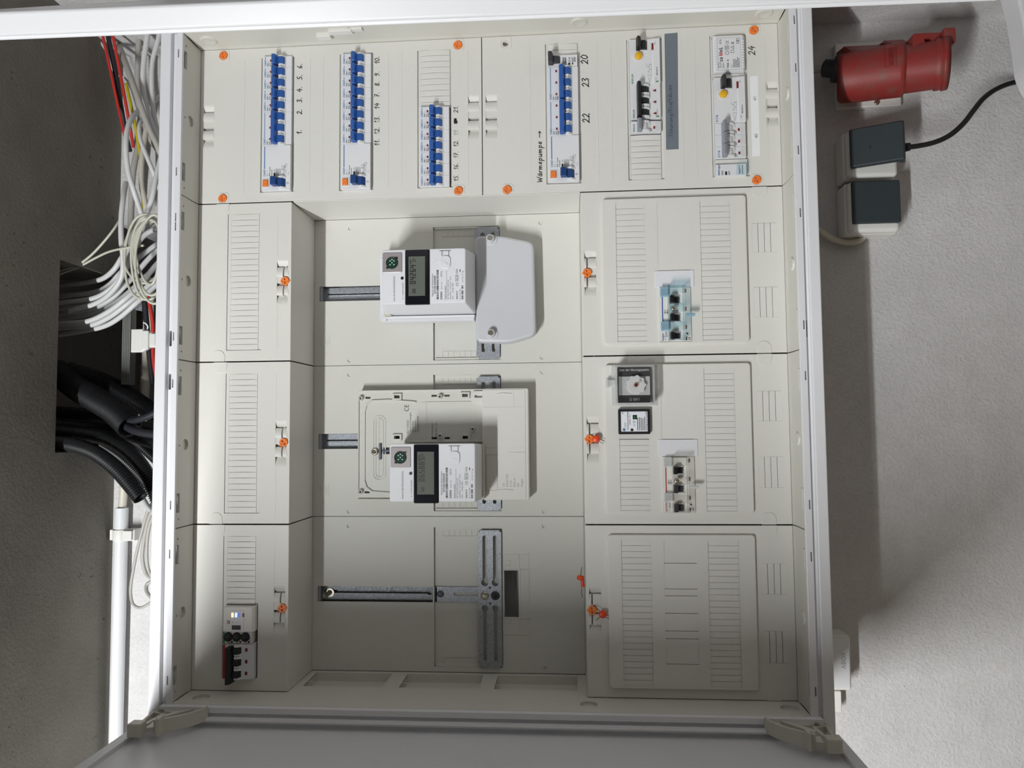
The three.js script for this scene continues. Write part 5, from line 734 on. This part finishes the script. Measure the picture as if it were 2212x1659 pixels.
{
  const o = thing('junction_box', 'small white junction box peeking out under the cabinet edge', 'box', [985, 978, -150]);
  part(o, 'box', [bx(925, 936, -150, 1014, 1021, -108, 5)], M.bodyWarm);
  part(o, 'lid', [bx(929, 940, -109, 1011, 1017, -104.5, 4)], M.enamel);
  printed(o, 'embossed_text', 993, 950, 1008, 1010, -104.3, (g) => T(g, 'ABOX', 24, 11, 9, { color: 'rgba(120,122,130,0.55)', stretch: 1.1 }));
  only('cable_duct', 'short white cable duct end below the junction box', 'cable duct', [bx(930, 1028, -150, 1004, 1061, -127, 2)], M.socketWhite, [967, 1044, -150]);
  only('cable', 'beige cable looping into the foot of the lower wall socket', 'cable', [tube([[940, 270, -140], [985, 276, -138], [1020, 300, -136], [1045, 306, -134], [1062, 302, -132], [1066, 290, -131]], 5)], M.cableBeige, [1020, 300, -136]);
}
{ // rounded white appliance standing on the floor in front of the right wall
  const pts = [[2163, 0], [2171, 50], [2184, 126], [2189, 177], [2212, 222], [2260, 262]].map(([x, y]) => at(x, y, -48)), e = pts[0];
  const out = roundPts([[e[0] - 8, -66], ...pts.slice(1), [pts[5][0] + 60, pts[5][1] + 32], [pts[5][0] + 180, pts[5][1] + 44], [2176, pts[5][1] + 46], [2176, -66]].map(([u, v]) => [u, v]), 20, 4);
  const o = thing('appliance', 'white rounded appliance casing standing beside the right-hand wall', 'appliance', [2176, 80, -80]);
  part(o, 'casing', [ext(out, -48, -8, 3), bx(1440, -62, -140, 2140, 240, -46)], M.enamel);
  part(o, 'plinth', [bx(2136, -60, -146, 2176, 250, -30)], M.charcoal);
}

// ---------- cables, conduits and pipes above the cabinet ----------
function cable(name, label, category, px, r, mat, group, per) { const p = px.map((q) => at(...q)); return only(name, label, category, [tube(p, r, per || 8, r > 4 ? 14 : 10)], mat, p[0], group); }
cable('cable', 'red cable, outermost of the red and black trio above the cabinet', 'cable', [[214, 40, -60], [222, 78, -62], [240, 160, -70], [255, 230, -80], [265, 275, -84], [271, 302, -90]], 2.4, M.cableRed);
cable('cable', 'black cable between two red ones above the cabinet', 'cable', [[226, 40, -70], [236, 90, -72], [250, 160, -80], [263, 240, -94], [274, 300, -118], [281, 326, -136]], 4, M.cableBlack);
cable('cable', 'red cable lying against the thick grey cable', 'cable', [[236, 40, -48], [245, 84, -52], [258, 150, -64], [271, 220, -75], [281, 275, -90], [288, 318, -115]], 2.6, M.cableRed);
cable('cable', 'thick dusty grey cable running slantwise over the white ones', 'cable', [[254, 92, -116], [263, 114, -80], [278, 155, -54], [301, 220, -46], [320, 272, -50], [342, 320, -58], [350, 350, -70]], 5, M.cableGrey);
cable('cable', 'thick white cable running straight past the red pair', 'cable', [[336, -60, -58], [324, 20, -60], [318, 80, -62], [311, 130, -64], [309, 185, -66], [319, 240, -66], [334, 285, -66], [350, 320, -70]], 4.4, M.cableWhite);
cable('cable', 'white cable closest to the cabinet frame in the upper corner', 'cable', [[366, -60, -62], [352, 20, -66], [342, 85, -68], [330, 130, -70], [328, 190, -72], [333, 250, -74], [345, 300, -80]], 4, M.cableWhite);
cable('cable', 'grey cable between the two upright white cables', 'cable', [[312, -60, -88], [303, 20, -90], [300, 80, -92], [298, 130, -96], [297, 180, -98], [305, 240, -100], [325, 300, -100], [345, 330, -100]], 4.6, M.cableGrey);
cable('cable', 'yellow cable glimpsed among the white cables', 'cable', [[272, 180, -100], [280, 215, -98], [289, 255, -98], [297, 300, -100], [305, 350, -104], [308, 400, -108], [309, 460, -112]], 2.6, M.cableYellow);
cable('cable', 'thin white cable crossing behind the red pair', 'cable', [[100, -20, -80], [140, 15, -80], [205, 76, -84], [226, 105, -88], [250, 160, -100], [272, 170, -110], [286, 205, -112], [296, 240, -114], [310, 280, -116]], 1.8, M.cableWhite);
cable('cable', 'broad white cable arching in a wide bow beside the yellow one', 'cable', [[350, 205, -92], [322, 226, -82], [303, 237, -66], [281, 262, -36], [272, 305, -22], [276, 365, -26], [290, 415, -36], [305, 460, -60], [318, 500, -90]], 4.2, M.cableWhite);
cable('cable', 'white cable crossing down toward the cabinet beside the bow', 'cable', [[310, 255, -66], [301, 272, -50], [303, 300, -42], [316, 335, -40], [331, 372, -44], [345, 410, -60]], 3.6, M.cableWhite);
cable('cable', 'white cable crossing up toward the frame above the coil', 'cable', [[350, 330, -50], [338, 380, -38], [328, 430, -34], [314, 470, -44], [300, 520, -80]], 4.2, M.cableWhite);
cable('cable', 'pale cable standing upright next to the yellow one', 'cable', [[330, 215, -108], [316, 280, -96], [307, 340, -88], [306, 400, -84], [314, 440, -84], [318, 500, -88]], 4.4, M.cableBeige);
cable('cable', 'white cable falling straight and bending into the ceiling opening', 'cable', [[272, 395, -60], [266, 430, -40], [262, 470, -34], [262, 520, -34], [266, 560, -40], [262, 600, -48], [240, 632, -56], [205, 656, -70], [150, 672, -78]], 4.2, M.cableWhite);
cable('cable', 'grey cable behind the straight white one', 'cable', [[318, 235, -122], [300, 310, -116], [288, 370, -110], [284, 440, -112], [283, 520, -114], [290, 600, -120]], 5, M.cableGrey);
cable('cable', 'thin printed white cable rising slantwise from the ceiling opening', 'cable', [[128, 585, -60], [168, 572, -52], [195, 553, -46], [222, 525, -40], [246, 495, -40], [262, 470, -50]], 2, M.cableThin);
cable('cable', 'thin printed white cable bowing level toward the coil', 'cable', [[130, 592, -62], [175, 574, -54], [205, 558, -44], [235, 544, -32], [270, 536, -18], [312, 530, -14]], 1.9, M.cableThin);
const bundle = [
  [[127, 617, -110], [195, 609, -100], [225, 600, -90], [248, 580, -80], [268, 550, -80], [330, 490, -105], [356, 470, -110]], [[127, 640, -112], [212, 629, -106], [240, 612, -98], [262, 588, -92], [335, 530, -108], [358, 515, -112]],
  [[127, 655, -84], [195, 646, -76], [225, 634, -68], [252, 610, -62], [272, 570, -60], [310, 510, -62], [345, 490, -66]], [[127, 667, -98], [189, 660, -92], [228, 644, -84], [256, 618, -76], [270, 580, -74], [288, 535, -78], [320, 500, -84], [350, 480, -88]],
  [[127, 678, -110], [203, 666, -100], [240, 646, -92], [275, 612, -86], [335, 545, -98], [358, 530, -100]], [[127, 690, -126], [205, 676, -122], [245, 655, -116], [285, 625, -112], [345, 570, -104], [360, 560, -106]],
  [[127, 699, -76], [189, 694, -66], [230, 676, -58], [268, 648, -52], [300, 618, -60], [335, 575, -84], [358, 550, -92]], [[127, 709, -92], [198, 702, -80], [238, 684, -72], [275, 656, -66], [330, 608, -80], [358, 580, -86]], [[127, 724, -100], [224, 705, -88], [258, 686, -80], [295, 654, -76], [335, 618, -88], [360, 598, -92]],
];
['first', 'second', 'third', 'fourth', 'fifth', 'sixth', 'seventh', 'eighth', 'last'].forEach((s, k) => cable('cable', 'thick white cable, ' + s + ' of nine fanning out of the ceiling opening', 'cable', bundle[k], 4.3, M.cableWhite, 'white cables fanning out of the ceiling opening'));
{ // coil of thin cable hung up at the frame
  const o = thing('cable_coil', 'coil of thin off-white cable hanging at the cabinet top edge', 'cable coil', at(315, 545, -20)), L = [];
  [[318, 540, 50, 72, -24], [316, 555, 50, 92, -16], [322, 560, 42, 88, -8], [328, 558, 40, 80, -2], [322, 545, 26, 70, 2], [330, 560, 34, 96, 6]].forEach(([x, y, a, b, z], k) => { const p = []; for (let i = 0; i <= 24; i++) { const t = i / 24 * Math.PI * 2 + k; p.push(at(Math.min(356, x + a * Math.cos(t) + 4 * Math.sin(2 * t + k)), y + b * Math.sin(t), z + 5 * Math.sin(t + k * 2))); } L.push(tube(p, 2.1, 4, 8)); });
  part(o, 'loops', L, M.cableThin);
}
// corrugated conduits
function conduit(label, px, r, pitch, open) {
  const c = new THREE.CatmullRomCurve3(px.map((q) => loc(at(...q))), false, 'centripetal'), L = c.getLength() / K, n = Math.round(L / pitch) * 4, sides = 18, fr = c.computeFrenetFrames(n, false), P = [], I = [], pt = new THREE.Vector3();
  for (let i = 0; i <= n; i++) { c.getPointAt(i / n, pt); const q = i % 4, rr = (q === 0 || q === 1 ? r : r * 0.84) * K; for (let j = 0; j <= sides; j++) { const t = j / sides * Math.PI * 2, a = Math.cos(t) * rr, b = Math.sin(t) * rr; P.push(pt.x + a * fr.normals[i].x + b * fr.binormals[i].x, pt.y + a * fr.normals[i].y + b * fr.binormals[i].y, pt.z + a * fr.normals[i].z + b * fr.binormals[i].z); } }
  for (let i = 0; i < n; i++) for (let j = 0; j < sides; j++) { const a = i * (sides + 1) + j, b = a + sides + 1; I.push(a, a + 1, b, b, a + 1, b + 1); }
  const g = new THREE.BufferGeometry(); g.setAttribute('position', new THREE.Float32BufferAttribute(P, 3)); g.setAttribute('uv', new THREE.Float32BufferAttribute(new Float32Array(P.length / 3 * 2), 2)); g.setIndex(I); g.computeVertexNormals();
  return only('corrugated_conduit', label, 'conduit', [g], M.conduit, at(...px[0]));
}
conduit('thickest black corrugated conduit, cut open with two cables coming out', [[120, 800, -90], [165, 838, -76], [205, 862, -62], [248, 890, -44], [281, 922, -30]], 20.5, 4.3);
conduit('black corrugated conduit half hidden behind the thickest one', [[150, 800, -152], [220, 822, -150], [270, 850, -148], [325, 888, -146], [350, 910, -146]], 16, 4.3);
conduit('straight black corrugated conduit next below the thickest one', [[110, 890, -118], [165, 893, -114], [215, 900, -110], [270, 915, -106], [350, 930, -104]], 10.5, 4);
conduit('black corrugated conduit running level to the cabinet edge', [[110, 915, -90], [170, 920, -86], [225, 925, -82], [280, 940, -78], [345, 960, -76]], 11, 4);
conduit('black corrugated conduit curving steeply behind the cabinet frame', [[110, 930, -60], [180, 938, -54], [232, 948, -46], [282, 980, -40], [318, 1026, -36], [345, 1090, -40]], 12, 3.8);
conduit('black corrugated conduit ending free above the white pipe', [[110, 956, -32], [160, 962, -24], [205, 978, -16], [250, 1012, -8], [282, 1048, -4], [304, 1076, -2]], 12, 4.2);
conduit('slender black conduit squeezed between the curving ones', [[170, 944, -120], [212, 958, -114], [250, 980, -106], [285, 1010, -96], [330, 1060, -86]], 8, 3.6);
conduit('short black conduit above the bright wall corner', [[240, 930, -110], [285, 948, -100], [330, 985, -94], [350, 1005, -92]], 9, 3.8);
cable('cable', 'shiny black cable leaving the cut conduit, the more slanting one', 'cable', [[255, 898, -48], [285, 908, -36], [312, 902, -30], [350, 885, -26]], 5.6, M.cableBlack);
cable('cable', 'shiny black cable leaving the cut conduit, the lower one', 'cable', [[255, 905, -46], [278, 924, -34], [305, 934, -26], [350, 940, -22]], 6.6, M.cableBlack);
{
  const o = thing('conduit_pipe', 'smooth white conduit pipe along the corner of wall and ceiling', 'pipe', at(258, 1300, -132));
  part(o, 'pipe', [rod(at(263, 1097, -134), at(246, 1760, -134), 11, 11, 24)], M.pipe);
  part(o, 'cable', [tube([at(278, 985, -126), at(270, 1030, -130), at(265, 1085, -134), at(263, 1110, -134)], 7)], M.cableBeige, 'beige cable entering the pipe');
  const c = at(261, 1155, -134);
  part(o, 'pipe_clip', [lathe([[11.2, 0], [13, 0], [13, 1], [11.2, 1]], [c[0], c[1] - 9, -134], [c[0], c[1] + 9, -134]), bx(c[0] + 8, c[1] - 10, -150, c[0] + 28, c[1] + 10, -128, 1.5), bx(c[0] + 10, c[1] - 8, -128, c[0] + 26, c[1] + 8, -122, 1), bx(c[0] - 18, c[1] - 9, -150, c[0] - 9, c[1] + 9, -130, 1)], M.socketWhite, 'white snap clip');
}
cable('cable', 'grey cable hanging in a long loop beside the white pipe', 'cable', [[340, 1075, -60], [322, 1098, -70], [306, 1150, -80], [290, 1220, -86], [282, 1280, -88], [288, 1306, -86], [302, 1313, -84], [325, 1302, -80], [345, 1285, -76]], 2.5, M.cableGrey);
cable('cable', 'grey cable hanging in a tight loop behind the cabinet edge', 'cable', [[340, 1090, -40], [325, 1110, -56], [312, 1160, -70], [308, 1210, -76], [316, 1240, -78], [330, 1250, -76], [345, 1240, -70]], 3, M.cableGrey);
cable('cable', 'grey cable hanging close to the cabinet frame', 'cable', [[335, 1105, -30], [322, 1140, -40], [317, 1190, -46], [322, 1235, -50], [340, 1260, -50]], 2.6, M.cableGrey);
cable('cable', 'small grey cable end curling at the frame', 'cable', [[350, 1300, -60], [326, 1290, -70], [316, 1275, -76], [318, 1262, -80], [330, 1255, -80]], 3, M.cableGrey);
cable('cable', 'white cable slanting behind the free conduit end', 'cable', [[300, 1066, -80], [312, 1082, -70], [322, 1098, -60], [340, 1115, -50]], 4, M.cableWhite);
{
  const a = at(262, 660, -128), b = at(262, 830, -128), o = thing('metal_strut', 'grey ribbed metal strut in the dark wall opening', 'strut', [a[0] + 6, (a[1] + b[1]) / 2, -128]);
  part(o, 'channel', [bx(a[0], a[1], -150, a[0] + 15, b[1], -132, 0.6), ...[2, 5, 8, 11].map((d) => bx(a[0] + d, a[1], -132.2, a[0] + d + 1.6, b[1], -130.6, 0.4))], M.strut);
  only('pipe', 'grey-beige pipe standing in the dark wall opening', 'pipe', [rod(at(326, 600, -160), at(306, 960, -196), 8.5, 8.5, 20)], M.cableBeige, at(315, 780, -178));
  cable('cable', 'red cable going down behind the cabinet frame', 'cable', [[318, 625, -90], [322, 650, -92], [330, 700, -96], [331, 770, -98], [340, 830, -98]], 3.2, M.cableRed);
  cable('cable', 'black cable beside the red one behind the frame', 'cable', [[312, 640, -110], [316, 690, -112], [322, 760, -112], [330, 830, -112]], 4.5, M.cableBlack);
  only('metal_plate', 'small bent sheet-metal plate behind the coil', 'metal plate', [ext([[0, 0], [14, -16], [16, 14], [4, 12]].map(([u, v]) => { const p = at(288, 655, -110); return [p[0] + u, p[1] + v]; }), -112, -110)], M.zinc, at(293, 655, -112));
}
scene.traverse((o) => { if (o.isMesh) { o.castShadow = true; o.receiveShadow = true; } });
renderer.render(scene, camera);
